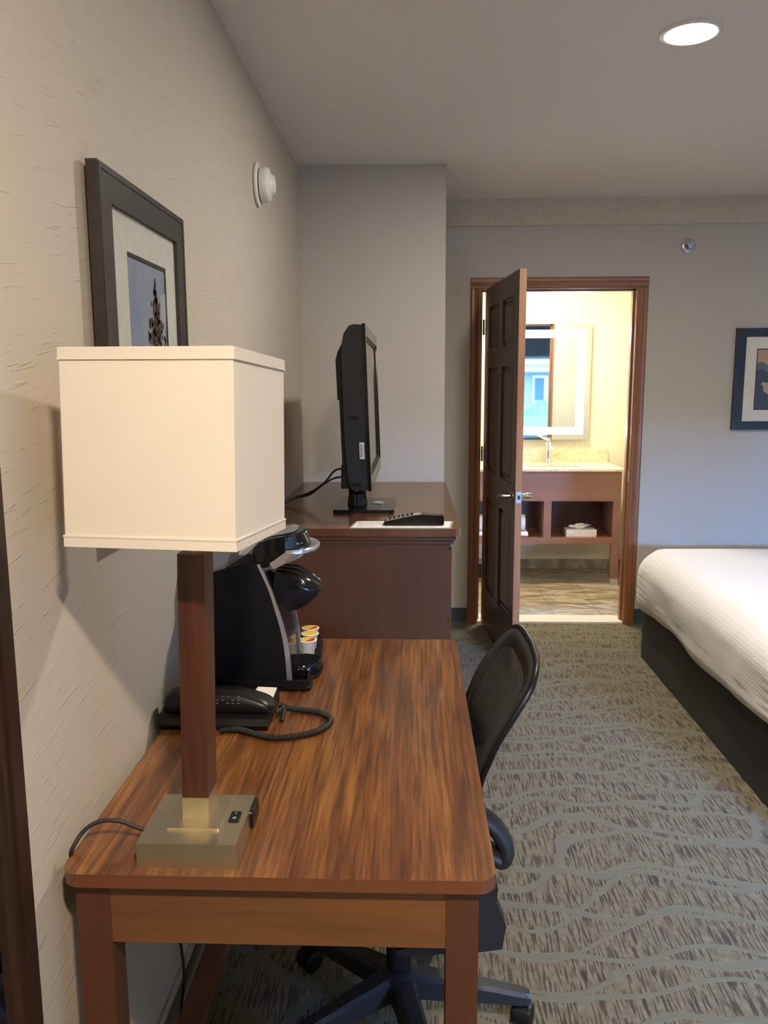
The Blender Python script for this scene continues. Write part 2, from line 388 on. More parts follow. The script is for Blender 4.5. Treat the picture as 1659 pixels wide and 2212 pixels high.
# ------------------------------------------------------------------ room shell
XW, XR, YC, YB, YN, ZC = -.565, 3.40, 4.17, 4.986, -2.20, 2.56
struct('floor', bx((XW-.1, YN-.1, -.06), (XR+.1, YB+.06, 0)), M['carpet'])
struct('ceiling', bx((XW-.1, YN-.1, ZC), (XR+.1, YB+.12, ZC+.08)), M['ceiling'])
struct('wall_left', bx((XW-.1, YN-.1, 0), (XW, YB, ZC)), M['wall'])
struct('wall_alcove', bx((XW, YC, 0), (.163, YB, ZC)), M['paint'], bevel=.004)
bm = B(); DX0, DX1, DZ = .392, 1.345, 2.072
box(bm, (.10, YB, 0), (DX0, YB+.12, ZC)); box(bm, (DX1, YB, 0), (XR+.1, YB+.12, ZC)); box(bm, (DX0, YB, DZ), (DX1, YB+.12, ZC))
struct('wall_back', bm, M['paint'])
struct('wall_right', bx((XR, YN-.1, 0), (XR+.1, YB, ZC)), M['paint'])
bm = B(); WX0, WX1, WZ0, WZ1 = 1.86, 3.34, .50, 1.99
box(bm, (XW-.1, YN-.12, 0), (WX0, YN, ZC)); box(bm, (WX1, YN-.12, 0), (XR+.1, YN, ZC)); box(bm, (WX0, YN-.12, 0), (WX1, YN, WZ0)); box(bm, (WX0, YN-.12, WZ1), (WX1, YN, ZC))
struct('wall_rear', bm, M['bounce_cut'])
struct('wall_daylight_blocker', bx((1.66, YN, 0), (1.76, -.70, ZC)), M['paint'])  # added out of view to keep window daylight off the left wall
# frieze band where the back wall meets the ceiling
struct('trim_2', pr([(YB, 2.412), (YB-.012, 2.416), (YB-.040, 2.47), (YB-.046, 2.56), (YB, 2.56)], 0, .163, XR), M['frieze'])
bm = B(); prism(bm, [(YB, 0), (YB-.012, 0), (YB-.008, .012), (YB-.005, .095), (YB, .1)], 0, .163, .348); prism(bm, [(YB, 0), (YB-.012, 0), (YB-.008, .012), (YB-.005, .095), (YB, .1)], 0, 1.395, XR)
struct('baseboard_back', bm, M['cove'])
struct('baseboard_left', pr([(XW, 0), (XW+.011, 0), (XW+.011, .085), (XW+.006, .1), (XW, .1)], 1, YN, YC), M['paint'])
# rear window
wf = B(); frame_ring(wf, (WX0, WZ0, WX1, WZ1), (WX0+.05, WZ0+.05, WX1-.05, WZ1-.05), 1, YN-.09, YN-.03)
w1 = struct('window_1', wf, M['white'])
obj('pane', bx((WX0+.05, YN-.062, WZ0+.05), (WX1-.05, YN-.058, WZ1-.05)), M['glass'], w1)

# bathroom shell
BX0, BX1, BY0, BY1, BZ = -.25, 1.725, YB+.12, 6.545, 2.45
struct('bathroom_floor', bx((BX0-.1, YB+.06, -.06), (BX1+.1, BY1+.1, .002)), M['tile'])
struct('bathroom_ceiling', bx((BX0-.1, BY0, BZ), (BX1+.1, BY1+.1, BZ+.08)), M['ceiling'])
struct('wall_bathroom_back', bx((BX0-.1, BY1, 0), (BX1+.1, BY1+.1, BZ)), M['bathwall'])
struct('wall_bathroom_left', bx((BX0-.1, BY0, 0), (BX0, BY1, BZ)), M['bathwall'])
struct('wall_bathroom_right', bx((BX1, BY0, 0), (BX1+.1, BY1, BZ)), M['bathwall'])
struct('baseboard_bathroom', bx((BX0, BY1-.012, 0), (BX1, BY1, .08)), M['tile'])
struct('trim_3', pr(rrect(.41, YB+.0, 1.325, YB+.155, .004), 2, .0, .012), M['marble'])

# door casing + jamb (trim_1)
JL, JR, JT = .410, 1.327, 2.055
t1 = B()
CP = [(0, 0), (.062, 0), (.062, -.010), (.054, -.017), (.040, -.016), (.030, -.019), (.014, -.012), (.004, -.014), (0, -.011)]  # moulded casing section
prism(t1, [(JL-.003-u, YB+v) for u, v in CP], 2, 0, JT+.003)
prism(t1, [(JR+.003+u, YB+v) for u, v in CP], 2, 0, JT+.003)
head = [(YB+v, JT+.003+u) for u, v in CP]
prism(t1, head, 0, JL-.065, JR+.065, 1)
box(t1, (DX0, YB-.002, 0), (JL, YB+.122, JT)); box(t1, (JR, YB-.002, 0), (DX1, YB+.122, JT)); box(t1, (DX0, YB-.002, JT), (DX1, YB+.122, DZ), 1)
box(t1, (JL, YB+.045, 0), (JL+.011, YB+.085, JT)); box(t1, (JR-.011, YB+.045, 0), (JR, YB+.085, JT)); box(t1, (JL, YB+.045, JT-.011), (JR, YB+.085, JT), 1)
trim = struct('trim_1', t1, [M['trimwood'], M['trimwood_x']])
obj('strike_plate', bx((JR-.002, YB+.004, .90), (JR+.001, YB+.036, .965)), M['silver'], trim)

# ------------------------------------------------------------------ bathroom door (six raised panels), swung open into the room
hinge = Vector((.432, 4.952, 0)); dvec = Vector((.084, -.896, 0)).normalized(); nvec = Vector((-dvec.y, dvec.x, 0)).normalized()
if nvec.x < 0: nvec = -nvec
DM = Matrix(((dvec.x, nvec.x, 0, hinge.x), (dvec.y, nvec.y, 0, hinge.y), (0, 0, 1, 0), (0, 0, 0, 1)))
DW, DT, DH = .900, .035, 2.048
def dbox(bm, u0, u1, v0, v1, z0, z1, mi=0):
    vs = box(bm, (u0, v0, z0), (u1, v1, z1), mi)
    for v in vs: v.co = DM @ v.co
rows = [(.275, .825), (.990, 1.590), (1.690, 1.935)]; cols = [(.115, .400), (.500, .785)]
bm = B()
dbox(bm, 0, .115, 0, DT, .012, DH); dbox(bm, .785, DW-.002, 0, DT, .012, DH); dbox(bm, .400, .500, 0, DT, .012, DH)
for z0, z1 in ((.012, .275), (.825, .990), (1.590, 1.690), (1.935, DH)):
    dbox(bm, .115, .400, 0, DT, z0, z1); dbox(bm, .500, .785, 0, DT, z0, z1)
dbox(bm, DW-.002, DW, .0005, DT-.0005, .0125, DH-.0005, 1)
door = struct('door_1', bm, [M['doorwood'], M['dooredge']])
for z0, z1 in rows:
    for u0, u1 in cols:
        pb = B()
        for s in (0, 1):
            ys = [.011, .016, .006] if s == 0 else [DT-.011, DT-.016, DT-.006]
            rings = []
            for ins, y in ((0, ys[0]), (.012, ys[1]), (.04, ys[2])):
                rings.append([pb.verts.new(DM @ Vector(p)) for p in ((u0+ins, y, z0+ins), (u1-ins, y, z0+ins), (u1-ins, y, z1-ins), (u0+ins, y, z1-ins))])
            for a, b in zip(rings, rings[1:]):
                for k in range(4): pb.faces.new((a[k], a[(k+1) % 4], b[(k+1) % 4], b[k]))
            pb.faces.new(rings[-1])
            if s == 0: r0 = rings[0]
            else:
                for k in range(4): pb.faces.new((r0[k], r0[(k+1) % 4], rings[0][(k+1) % 4], rings[0][k]))
        obj('door_panel', pb, M['doorwood'], door)
for z in (1.832, 1.078, .345):
    hb = B(); tube(hb, [(.424, 4.965, z-.045), (.424, 4.965, z+.045)], .006, 8)
    dbox(hb, -.004, .0, .0, .030, z-.044, z+.044); box(hb, (JL, 4.966, z-.044), (JL+.003, 4.998, z+.044))
    obj('hinge', hb, M['hinge'], door)
def dlathe(prof, u, z, side):
    b = lt(prof, (0, 0, 0), 'Y', 24)
    for v in b.verts: v.co = DM @ Vector((v.co.x+u, (v.co.y if side > 0 else -v.co.y) + (DT if side > 0 else 0), v.co.z+z))
    return b
for s, m_ in ((-1, M['hbrass']), (1, M['chrome'])):
    hb = dlathe([(.033, 0), (.033, .004), (.029, .010), (.013, .014), (.0115, .034), (.0145, .036), (.0145, .060), (.012, .064)], .838, .933, s)
    y = (-.050 if s < 0 else DT+.050)
    lev = [DM @ Vector(p) for p in spline([(.838, y, .933), (.80, y, .932), (.76, y*1.02 if s < 0 else y+.001, .925), (.725, y, .913)], 5)]
    tube(hb, lev, [.0125]*6 + [.010]*5 + [.008]*5, 10)
    obj('lever_handle', hb, m_, door, smooth=True)
lb = B(); dbox(lb, DW-.0005, DW+.0015, .005, .030, .905, .962); obj('latch_plate', lb, M['silver'], door)
lb = B(); dbox(lb, DW+.001, DW+.008, .012, .024, .924, .944); obj('latch_bolt', lb, M['hinge'], door)

# ------------------------------------------------------------------ writing desk
TZ = .76
desk = thing('writing_desk', 'reddish brown wooden writing desk with rounded corners along the left wall', 'desk', (-.205, 1.70, 0))
dtop = obj('table_top', pr(rrect(-.542, 1.122, .129, 2.292, .030), 2, TZ-.022, TZ), [M['desktop'], M['deskwood_e']], desk, bevel=.0025)
for x0, x1 in ((-.524, -.471), (.053, .103)):
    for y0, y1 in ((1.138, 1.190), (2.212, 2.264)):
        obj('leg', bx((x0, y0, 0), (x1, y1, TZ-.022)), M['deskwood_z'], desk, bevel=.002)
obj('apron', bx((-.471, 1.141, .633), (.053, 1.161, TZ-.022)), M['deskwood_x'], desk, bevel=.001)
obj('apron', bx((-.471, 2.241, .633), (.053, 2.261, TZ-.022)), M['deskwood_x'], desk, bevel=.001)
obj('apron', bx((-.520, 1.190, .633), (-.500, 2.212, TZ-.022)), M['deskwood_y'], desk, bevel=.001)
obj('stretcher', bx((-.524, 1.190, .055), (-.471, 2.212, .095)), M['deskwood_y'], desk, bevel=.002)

for p_ in dtop.data.polygons:
    if abs(p_.normal.z) < .6: p_.material_index = 1

# ------------------------------------------------------------------ table lamp
lamp = thing('table_lamp', 'table lamp with square cream shade, dark wood post and metal block base', 'lamp', (-.35, 1.22, TZ))
obj('base', bx((-.427, 1.143, TZ), (-.271, 1.296, TZ+.040)), M['brass'], lamp, bevel=.0012)
obj('foot_plate', pr(rrect(-.392, 1.183, -.306, 1.290, .003, 3), 2, TZ+.040, TZ+.0435), M['brass'], lamp, bevel=.0008)
def leanbox(bm, z0, z1, hw=.0212, hd=.028):
    def c(z): return -.351+(z-.80)*.0206, 1.239+(z-.80)*.004
    (xa, ya), (xb, yb) = c(z0), c(z1)
    vs = [bm.verts.new(p) for p in ((xa-hw, ya-hd, z0), (xa+hw, ya-hd, z0), (xa+hw, ya+hd, z0), (xa-hw, ya+hd, z0), (xb-hw, yb-hd, z1), (xb+hw, yb-hd, z1), (xb+hw, yb+hd, z1), (xb-hw, yb+hd, z1))]
    for q in ((0,3,2,1),(4,5,6,7),(0,1,5,4),(1,2,6,5),(2,3,7,6),(3,0,4,7)): bm.faces.new([vs[i] for i in q])
bm = B(); leanbox(bm, TZ+.0435, .840, .0215, .0283); obj('post_sleeve', bm, M['brass'], lamp, bevel=.0008)
bm = B(); leanbox(bm, .840, 1.242); obj('post', bm, M['lampwood'], lamp, bevel=.001)
bm = B(); lathe(bm, [(.011, 0), (.011, .012), (.006, .014), (.006, .05), (.017, .055), (.017, .085)], (-.342, 1.241, 1.242), n=20); obj('socket', bm, M['brass'], lamp, smooth=True)
bm = B()
tube(bm, [(-.342, 1.241, 1.300)] + spline([(-.342, 1.241, 1.297), (-.382, 1.244, 1.36), (-.385, 1.244, 1.46), (-.345, 1.241, 1.523)], 6), .0022, 8)
tube(bm, spline([(-.342, 1.241, 1.297), (-.302, 1.238, 1.36), (-.303, 1.238, 1.46), (-.345, 1.241, 1.523)], 6), .0022, 8)
obj('harp', bm, M['hbrass'], lamp, smooth=True)
bm = B(); lathe(bm, [(.013, 0), (.014, .02), (.028, .055), (.030, .075), (.022, .098), (.008, .106)], (-.342, 1.241, 1.325), n=20); obj('bulb', bm, M['white'], lamp, smooth=True)
SM = Matrix.Translation((-.355, 1.24, 1.4058)) @ Matrix.Rotation(math.radians(-6.41), 4, 'Z') @ Matrix.Rotation(math.radians(-2.63), 4, 'X') @ Matrix.Rotation(math.radians(.27), 4, 'Y')
hw, hh = .2533/2, .2821/2
bm = B(); frame_ring(bm, (-hw, -hw, hw, hw), (-hw+.0022, -hw+.0022, hw-.0022, hw-.0022), 2, -hh, hh); bm.transform(SM)
shade = obj('lamp_shade', bm, M['shade'], lamp)
for s in (-1, 1):
    bm = B(); h2 = hw+.0016
    frame_ring(bm, (-h2, -h2, h2, h2), (-h2+.003, -h2+.003, h2-.003, h2-.003), 2, s*hh-.0008*s, s*(hh-.016))
    h3 = hw+.0024
    frame_ring(bm, (-h3, -h3, h3, h3), (-h3+.003, -h3+.003, h3-.003, h3-.003), 2, s*(hh-.0150), s*(hh-.0175)); bm.transform(SM)
    obj('shade_trim', bm, M['shade'], shade)
bm = B()
for a in range(4):
    b = Matrix.Rotation(a*PI/2, 4, 'Z') @ Vector((hw-.003, 0, hh-.022)); tube(bm, [(0, 0, hh-.022), b], .0018, 6)
lathe(bm, [(.012, -.003), (.012, .003)], (0, 0, hh-.022), n=16); lathe(bm, [(.006, .003), (.007, .014), (.003, .022)], (0, 0, hh-.022), n=12)
bm.transform(SM); obj('spider_fitter', bm, M['hbrass'], shade)
sw = obj('rocker_switch', pr([(-.2975, 1.209), (-.281, 1.209), (-.281, 1.238), (-.2975, 1.238)], 2, TZ+.0398, TZ+.0425), M['blk'], lamp, bevel=.0006)
bm = B(); prism(bm, [(-.2898, 1.229), (-.2888, 1.229), (-.2888, 1.235), (-.2898, 1.235)], 2, TZ+.0424, TZ+.0428)
for k in range(20):
    a0, a1 = 2*PI*k/20, 2*PI*(k+1)/20
    q = [(-.2893+r*math.cos(a), 1.2175+1.1*r*math.sin(a)) for r, a in ((.0018, a0), (.0018, a1), (.0028, a1), (.0028, a0))]
    prism(bm, q, 2, TZ+.0424, TZ+.0428)
obj('switch_legend', bm, M['legend'], sw)
ou = obj('power_outlet', pr(rrect(1.250, .764, 1.302, .795, .007), 0, -.2712, -.2655), M['blkg'], lamp, bevel=.0012)
bm = B()
for y in (1.264, 1.288):
    for dy in (-.0035, .0035): box(bm, (-.2657, y+dy-.0008, .780), (-.2650, y+dy+.0008, .788))
    lathe(bm, [(.0022, -.2657), (.0022, -.2650)], (0, y, .773), 'X', 10)
obj('outlet_slots', bm, M['hinge'], ou)
bm = B()
tube(bm, spline([(-.425, 1.216, .777), (-.447, 1.213, .785), (-.478, 1.209, .799), (-.510, 1.205, .799), (-.533, 1.195, .785), (-.548, 1.182, .755), (-.553, 1.25, .715), (-.553, 1.50, .56), (-.553, 1.70, .36), (-.553, 1.737, .177), (-.553, 1.75, .088), (-.545, 1.676, .02), (-.54, 1.60, .006)], 8), .0034, 10)
obj('power_cord', bm, M['rubber'], lamp, smooth='all')

# ------------------------------------------------------------------ telephone
ph = thing('telephone', 'black corded desk telephone with coiled cord beside the lamp post', 'telephone', (-.43, 1.72, TZ))
obj('base', pr([(1.648, TZ), (1.643, TZ+.012), (1.647, TZ+.026), (1.660, TZ+.032), (1.79, TZ+.040), (1.805, TZ+.034), (1.808, TZ)], 0, -.548, -.312), M['blk'], ph, bevel=.004, seg=3)
bm = B(); hp = spline([(-.548, 1.690, .806), (-.51, 1.690, .812), (-.44, 1.690, .813), (-.38, 1.690, .812), (-.33, 1.690, .806), (-.302, 1.690, .800)], 8)
n = len(hp); ring = []
for i, p in enumerate(hp):
    t = i/(n-1); e = min(1, math.sqrt(max(0, 1-(abs(t-.5)*2)**8))); w, h = (.031+.004*abs(2*t-1))*max(e, .3), (.027 if t < .6 else .027-.018*(t-.6)/.4)*max(e, .3)
    ring.append([bm.verts.new((p.x, p.y+w*math.copysign(abs(math.cos(a))**.7, math.cos(a)), p.z+h*math.copysign(abs(math.sin(a))**.7, math.sin(a)))) for a in [2*PI*k/18 for k in range(18)]])
for a, b in zip(ring, ring[1:]):
    for k in range(18): bm.faces.new((a[k], a[(k+1) % 18], b[(k+1) % 18], b[k]))
bm.faces.new(ring[0][::-1]); bm.faces.new(ring[-1])
hs = obj('handset', bm, M['blk'], ph, smooth=True)
bm = B()
for i in range(5):
    for j in range(3):
        if (i+j) % 4 == 3: continue
        x, z = -.425+.0115*i, .830-.0065*j
        y = 1.690-.033*max(.1, 1-((z-.813)/.027)**2)**.42 - .0005
        box(bm, (x, y, z), (x+.0045, y+.004, z+.0014))
obj('key_legends', bm, M['legend2'], hs)
obj('index_card', pr([(-.365, 1.745), (-.315, 1.735), (-.315, 1.792), (-.36, 1.796)], 2, TZ+.0385, TZ+.0425), M['paper'], ph)
def coil(path, R, r, pitch, n=9, m=6):
    pts = spline(path, 30); d = [0]
    for a, b in zip(pts, pts[1:]): d.append(d[-1]+(b-a).length)
    out = []; steps = int(d[-1]/pitch*n); u = None; j = 0
    for s in range(steps+1):
        q = d[-1]*s/steps
        while j < len(d)-2 and d[j+1] < q: j += 1
        t = (q-d[j])/max(1e-9, d[j+1]-d[j]); p = pts[j].lerp(pts[j+1], t); dr = (pts[j+1]-pts[j]).normalized()
        if u is None: u, w = frame_of(dr)
        else: u = (u-dr*u.dot(dr)).normalized(); w = dr.cross(u)
        a = 2*PI*s/n; out.append(p+(u*math.cos(a)+w*math.sin(a))*R)
    bm = B(); tube(bm, out, r, m); return bm
z0 = TZ+.0075
obj('coiled_cord', coil([(-.303, 1.752, TZ+.018), (-.288, 1.748, z0+.004), (-.255, 1.745, z0), (-.215, 1.736, z0), (-.185, 1.708, z0), (-.181, 1.672, z0), (-.203, 1.632, z0), (-.240, 1.607, z0), (-.285, 1.597, z0), (-.330, 1.613, z0), (-.370, 1.632, z0+.002), (-.395, 1.635, z0+.001), (-.412, 1.628, z0)], .0052, .0020, .0043), .0 or M['rubber'], ph, smooth='all')
bm = B(); tube(bm, spline([(-.303, 1.700, TZ+.020), (-.294, 1.712, TZ+.022), (-.289, 1.745, TZ+.016), (-.290, 1.715, TZ+.006), (-.287, 1.692, TZ+.006)], 6), .0042, 8); obj('cord_plug', bm, M['rubber'], ph, smooth='all')

# ------------------------------------------------------------------ coffee tray, machine and pods
tray_poly = [(-.548, 1.872), (-.254, 1.872), (-.2465, 1.880), (-.2455, 1.905), (-.2495, 1.930), (-.2490, 1.948), (-.2385, 1.972), (-.2350, 2.000), (-.2385, 2.028), (-.2490, 2.052), (-.2500, 2.075), (-.2460, 2.110), (-.2530, 2.185), (-.2580, 2.245), (-.2700, 2.272), (-.548, 2.272)]
def inset(poly, d):
    out = []; n = len(poly)
    for i in range(n):
        a, b, c = Vector(poly[i-1]), Vector(poly[i]), Vector(poly[(i+1) % n])
        n1 = Vector((-(b-a).y, (b-a).x)).normalized(); n2 = Vector((-(c-b).y, (c-b).x)).normalized(); nn = (n1+n2).normalized()
        out.append(tuple(b + nn*d/max(.5, nn.dot(n1))))
    return out
bm = B(); o1 = tray_poly; i1 = inset(tray_poly, .006); i2 = inset(tray_poly, .012)
def vz(p, z): return [bm.verts.new((a, b, z)) for a, b in p]
layers = [vz(i1, TZ), vz(o1, TZ+.006), vz(o1, TZ+.010), vz(i1, TZ+.012), vz(i1, TZ+.026), vz(i2, TZ+.026), vz(i2, TZ+.006)]
for a, b in zip(layers, layers[1:]):
    for k in range(len(a)): bm.faces.new((a[k], a[(k+1) % len(a)], b[(k+1) % len(a)], b[k]))
bm.faces.new(layers[0][::-1]); bm.faces.new(layers[-1])
tag(obj('serving_tray', bm, M['blkm'], None), 'black scalloped plastic tray under the coffee maker on the desk', 'tray')

km = thing('coffee_maker', 'black single cup coffee maker with silver trim on the desk tray', 'coffee maker', (-.38, 2.0, TZ+.006))
KZ = TZ+.0062; KA, KB2 = 1.905, 2.095
strip_l = spline2([(-.309, KZ), (-.3125, .84), (-.321, .90), (-.334, .952), (-.350, 1.008), (-.376, 1.070)], 6)
body = [(-.520, KZ)] + [(x-.001, z) for x, z in strip_l] + [(-.385, 1.076), (-.440, 1.060), (-.490, 1.047), (-.512, 1.03)]
obj('body', pr(body, 1, KA, KB2), M['blkm'], km, bevel=.003)
for y0, y1 in ((KA-.002, KA+.010), (KB2-.010, KB2+.002)):
    w = [.012, .012, .0115, .010, .010, .006]
    right = [(x + .012 - .006*i/(len(strip_l)-1), z) for i, (x, z) in enumerate(strip_l)]
    obj('side_trim', pr(strip_l + right[::-1], 1, y0, y1), M['silver'], km, bevel=.001)
inner = [(x + .006 - .004*i/(len(strip_l)-1), z) for i, (x, z) in enumerate(strip_l)]
obj('front_panel', pr([(x-.012, z) for x, z in strip_l] + inner[::-1], 1, KA+.0101, KB2-.0101), M['navyg'], km)
# brew head: profile in x-z, plan narrowed to a rounded nose
def headmesh(prof, ywid, cy=2.0, x_start=-.31, x_tip=-.225, n=16, pw=2.2):
    bm = B(); vs = prism(bm, prof, 1, -1, 1)
    bmesh.ops.subdivide_edges(bm, edges=[e for e in bm.edges if abs(e.verts[0].co.y-e.verts[1].co.y) > 1], cuts=n)
    for v in bm.verts:
        t = max(0, min(1, (v.co.x-x_start)/(x_tip-x_start)))
        y = v.co.y; back = (x_tip-x_start)*(1-math.sqrt(max(0, 1-(abs(y)**pw))))*t*.95
        v.co.x -= back; v.co.y = cy + y*ywid
    return bm
head = [(-.392, 1.076), (-.385, 1.108), (-.372, 1.122), (-.345, 1.132), (-.31, 1.138), (-.280, 1.140), (-.268, 1.136), (-.258, 1.112), (-.2555, 1.098), (-.275, 1.094), (-.335, 1.076), (-.352, 1.060), (-.372, 1.058)]
obj('brew_head', headmesh(head, .088), M['blkg'], km, smooth=True, bevel=.002)
obj('head_top_plate', headmesh([(-.368, 1.124), (-.345, 1.1335), (-.31, 1.1395), (-.288, 1.141), (-.288, 1.1425), (-.31, 1.1415), (-.345, 1.1355), (-.368, 1.126)], .062, x_tip=-.24), M['silver'], km, smooth=True)
obj('handle_lip', headmesh([(-.346, 1.072), (-.26, 1.0995), (-.240, 1.105), (-.2335, 1.102), (-.2345, 1.094), (-.250, 1.084), (-.285, 1.072), (-.336, 1.057)], .094), M['silver'], km, smooth=True, bevel=.001)
obj('pod_holder', headmesh([(-.340, 1.040), (-.318, 1.038), (-.296, 1.030), (-.262, 1.014), (-.232, .998), (-.229, .992), (-.240, .972), (-.262, .952), (-.283, .944), (-.300, .948), (-.325, .960), (-.345, .985)], .060, pw=4), M['blkm'], km, smooth=True)
bm = headmesh([(-.336, 1.041), (-.300, 1.037), (-.262, 1.022), (-.234, 1.003), (-.232, .998), (-.262, 1.014), (-.300, 1.028)], .064, pw=4)
for v in bm.verts:
    if v.co.x > -.31: v.co.z += .004*math.sin((v.co.y-2.0)*160)
obj('pod_holder_rim', bm, M['blkg'], km, smooth=True)
obj('hinge_cover', pr([(-.399, 1.096), (-.475, 1.046), (-.472, 1.040), (-.386, 1.066), (-.380, 1.090)], 1, KA+.004, KB2-.004), M['blkg'], km, bevel=.002)
obj('water_tank', pr([(-.520, 1.030), (-.460, 1.052), (-.436, 1.110), (-.436, 1.125), (-.520, 1.125)], 1, KA+.020, KB2-.02), M['smoked'], km, bevel=.004)
bm = B(); lathe(bm, [(.050, KZ), (.054, KZ+.008), (.054, KZ+.022), (.049, KZ+.031), (.046, KZ+.032), (.045, KZ+.029), (.0, KZ+.029)], (-.283, 2.0, 0), n=36)
dt = obj('drip_tray', bm, M['blkg'], km, smooth=True)
bm = B()
for k in range(-3, 4): box(bm, (-.283-math.sqrt(.0018-(k*.011)**2), 2.0+k*.011-.0012, KZ+.0285), (-.283+math.sqrt(.0018-(k*.011)**2), 2.0+k*.011+.0012, KZ+.0315))
obj('drip_grate', bm, M['blk'], dt)
def nose(y, z=1.119):
    x0 = -.2575 - (z-1.105)*.42; t = (x0+.31)/.085
    return Vector((x0 - .085*(1-math.sqrt(1-abs(y)**2.2))*t*.95, 2.0+y*.088, z))
logo = B()
for i, chr_ in enumerate('KEURIG'):
    y = -.80+i*.145; p = nose(y); tg = (nose(y+.02)-nose(y-.02)).normalized(); nn = Vector((tg.y, -tg.x, .35)).normalized(); up = nn.cross(tg)
    tm = Matrix(((tg.x, up.x, nn.x, p.x+nn.x*.0012), (tg.y, up.y, nn.y, p.y+nn.y*.0012), (tg.z, up.z, nn.z, p.z+nn.z*.0012), (0, 0, 0, 1)))
    cu = bpy.data.curves.new('letter', 'FONT'); cu.body = chr_; cu.size = .0150; cu.extrude = .0004; cu.align_x = 'CENTER'; cu.align_y = 'CENTER'
    t_ = bpy.data.objects.new('letter', cu); COL.objects.link(t_); dg = bpy.context.evaluated_depsgraph_get(); me = bpy.data.meshes.new_from_object(t_.evaluated_get(dg)); bpy.data.objects.remove(t_)
    me.transform(tm); logo.from_mesh(me); bpy.data.meshes.remove(me)
obj('lettering', logo, M['legend'], km)

pods = [(-.286, 2.128, 'nearest', 0.5), (-.287, 2.187, 'middle', 2.2), (-.292, 2.238, 'farthest', .35)]
PLAB = {'nearest': 'white coffee pod with yellow and red lid nearest the drip tray', 'middle': 'white coffee pod with mostly yellow lid, middle of the three', 'farthest': 'white coffee pod with yellow and red lid at the back of tray'}
for x, y, which, rot in pods:
    p = thing('coffee_pod', PLAB[which], 'coffee pod', (x, y, TZ+.006), 'coffee pods on the tray')
    z = TZ+.0062
    obj('cup', lt([(.0175, z), (.0180, z+.002), (.0215, z+.038), (.0222, z+.039), (.0222, z+.041), (.0250, z+.0418), (.0250, z+.0436), (.0225, z+.0440)], (x, y, 0), n=32), M['white'], p, smooth=True)
    lid = obj('foil_lid', lt([(.0208, z+.0438), (.0208, z+.0446), (.0, z+.0446)], (x, y, 0), n=32), M['yellow'], p)
    if which != 'middle':
        seg = [(x+.0198*math.cos(a), y+.0198*math.sin(a)) for a in [math.radians(-105+rot*10+10*k) for k in range(16)]]
        obj('lid_print', pr(seg, 2, z+.0446, z+.0450), M['red'], lid)

# ------------------------------------------------------------------ dresser
dr = thing('dresser', 'tall dark cherry dresser with moulded top in the alcove', 'dresser', (-.2, 3.48, 0))
tp = rrect(-.560, 2.787, .170, 4.165, .022)
obj('top', pr(tp, 2, .972, 1.0), M['dresser_top'], dr, bevel=.007, seg=3)
bm = B()
for z0, z1, g in ((.968, .972, .012), (.957, .968, .027), (.9535, .957, .012), (.943, .9535, .018), (.9395, .943, .005), (.930, .9395, .009)): prism(bm, rrect(-.558, 2.826-g, .128+g, 4.163, .004, 2), 2, z0, z1)
obj('cornice', bm, M['dresser_x'], dr, bevel=.0012)
obj('cabinet', bx((-.558, 2.826, .07), (.128, 4.163, .940)), M['dresser'], dr, bevel=.002)
obj('plinth', bx((-.550, 2.84, 0), (.110, 4.155, .07)), M['dresser_x'], dr)
for r in range(3):
    for c in range(2):
        y0 = 2.865+c*.64; z0 = .12+r*.27
        d = obj('drawer', bx((.1285, y0, z0), (.142, y0+.62, z0+.25)), M['dresser'], dr, bevel=.004)

# ------------------------------------------------------------------ television
tv = thing('television', 'black flat screen television seen edge on, standing on the dresser', 'television', (-.2, 3.30, 1.0))
TA, TB2 = 2.862, 3.748
def tvx(z): return -.152 - (z-1.13)*.032      # front face leans back slightly
def lean(bm):
    for v in bm.verts: v.co.x += tvx(v.co.z)
    return bm
prof = [(-.006, 1.125), (-.006, 1.704), (-.034, 1.706), (-.052, 1.700), (-.070, 1.676), (-.079, 1.640), (-.082, 1.60), (-.083, 1.29), (-.076, 1.165), (-.062, 1.125)]
obj('housing', lean(pr(prof, 1, TA+.004, TB2-.004)), M['tvback'], tv, bevel=.003)
obj('rear_cover', lean(pr([(-.080, 1.645), (-.098, 1.615), (-.107, 1.585), (-.106, 1.445), (-.100, 1.445), (-.099, 1.215), (-.103, 1.210), (-.107, 1.125), (-.060, 1.125), (-.060, 1.645)], 1, TA+.05, TB2-.05)), M['blkm'], tv, bevel=.003)
fb = B(); frame_ring(fb, (TA, 1.122, TB2, 1.708), (TA+.040, 1.172, TB2-.040, 1.668), 0, -.006, .006)
bez = obj('bezel', lean(fb), M['blkg'], tv, bevel=.002)
fb = B(); mitred(fb, (TA+.040, 1.172, TB2-.040, 1.668), (TA+.052, 1.184, TB2-.052, 1.656), 0, -.004, .001); obj('inner_bezel', lean(fb), M['blk'], bez)
obj('screen', lean(pr([(TA+.040, 1.172), (TB2-.040, 1.172), (TB2-.040, 1.668), (TA+.040, 1.668)], 0, -.006, -.0035)), M['screen'], tv)
for z in (1.672, 1.383, 1.146):
    obj('vent_slot', lean(bx((-.066 if z < 1.6 else -.060, TA+.0025, z-.006), (-.030, TA+.0045, z+.006))), M['blkg'], tv)
st = obj('serial_sticker', lean(bx((-.031, TA+.0022, 1.238), (-.014, TA+.0042, 1.296))), M['white'], tv)
bm = B(); random.seed(3); z = 1.242
while z < 1.291:
    w = random.choice([.0008, .0012, .002]); box(bm, (-.029, TA+.0018, z), (-.0225, TA+.0024, z+w)); z += w+random.choice([.0008, .0014])
box(bm, (-.0205, TA+.0018, 1.244), (-.0195, TA+.0024, 1.290)); box(bm, (-.0178, TA+.0018, 1.247), (-.0170, TA+.0024, 1.287))
obj('barcode', lean(bm), M['ink'], st)
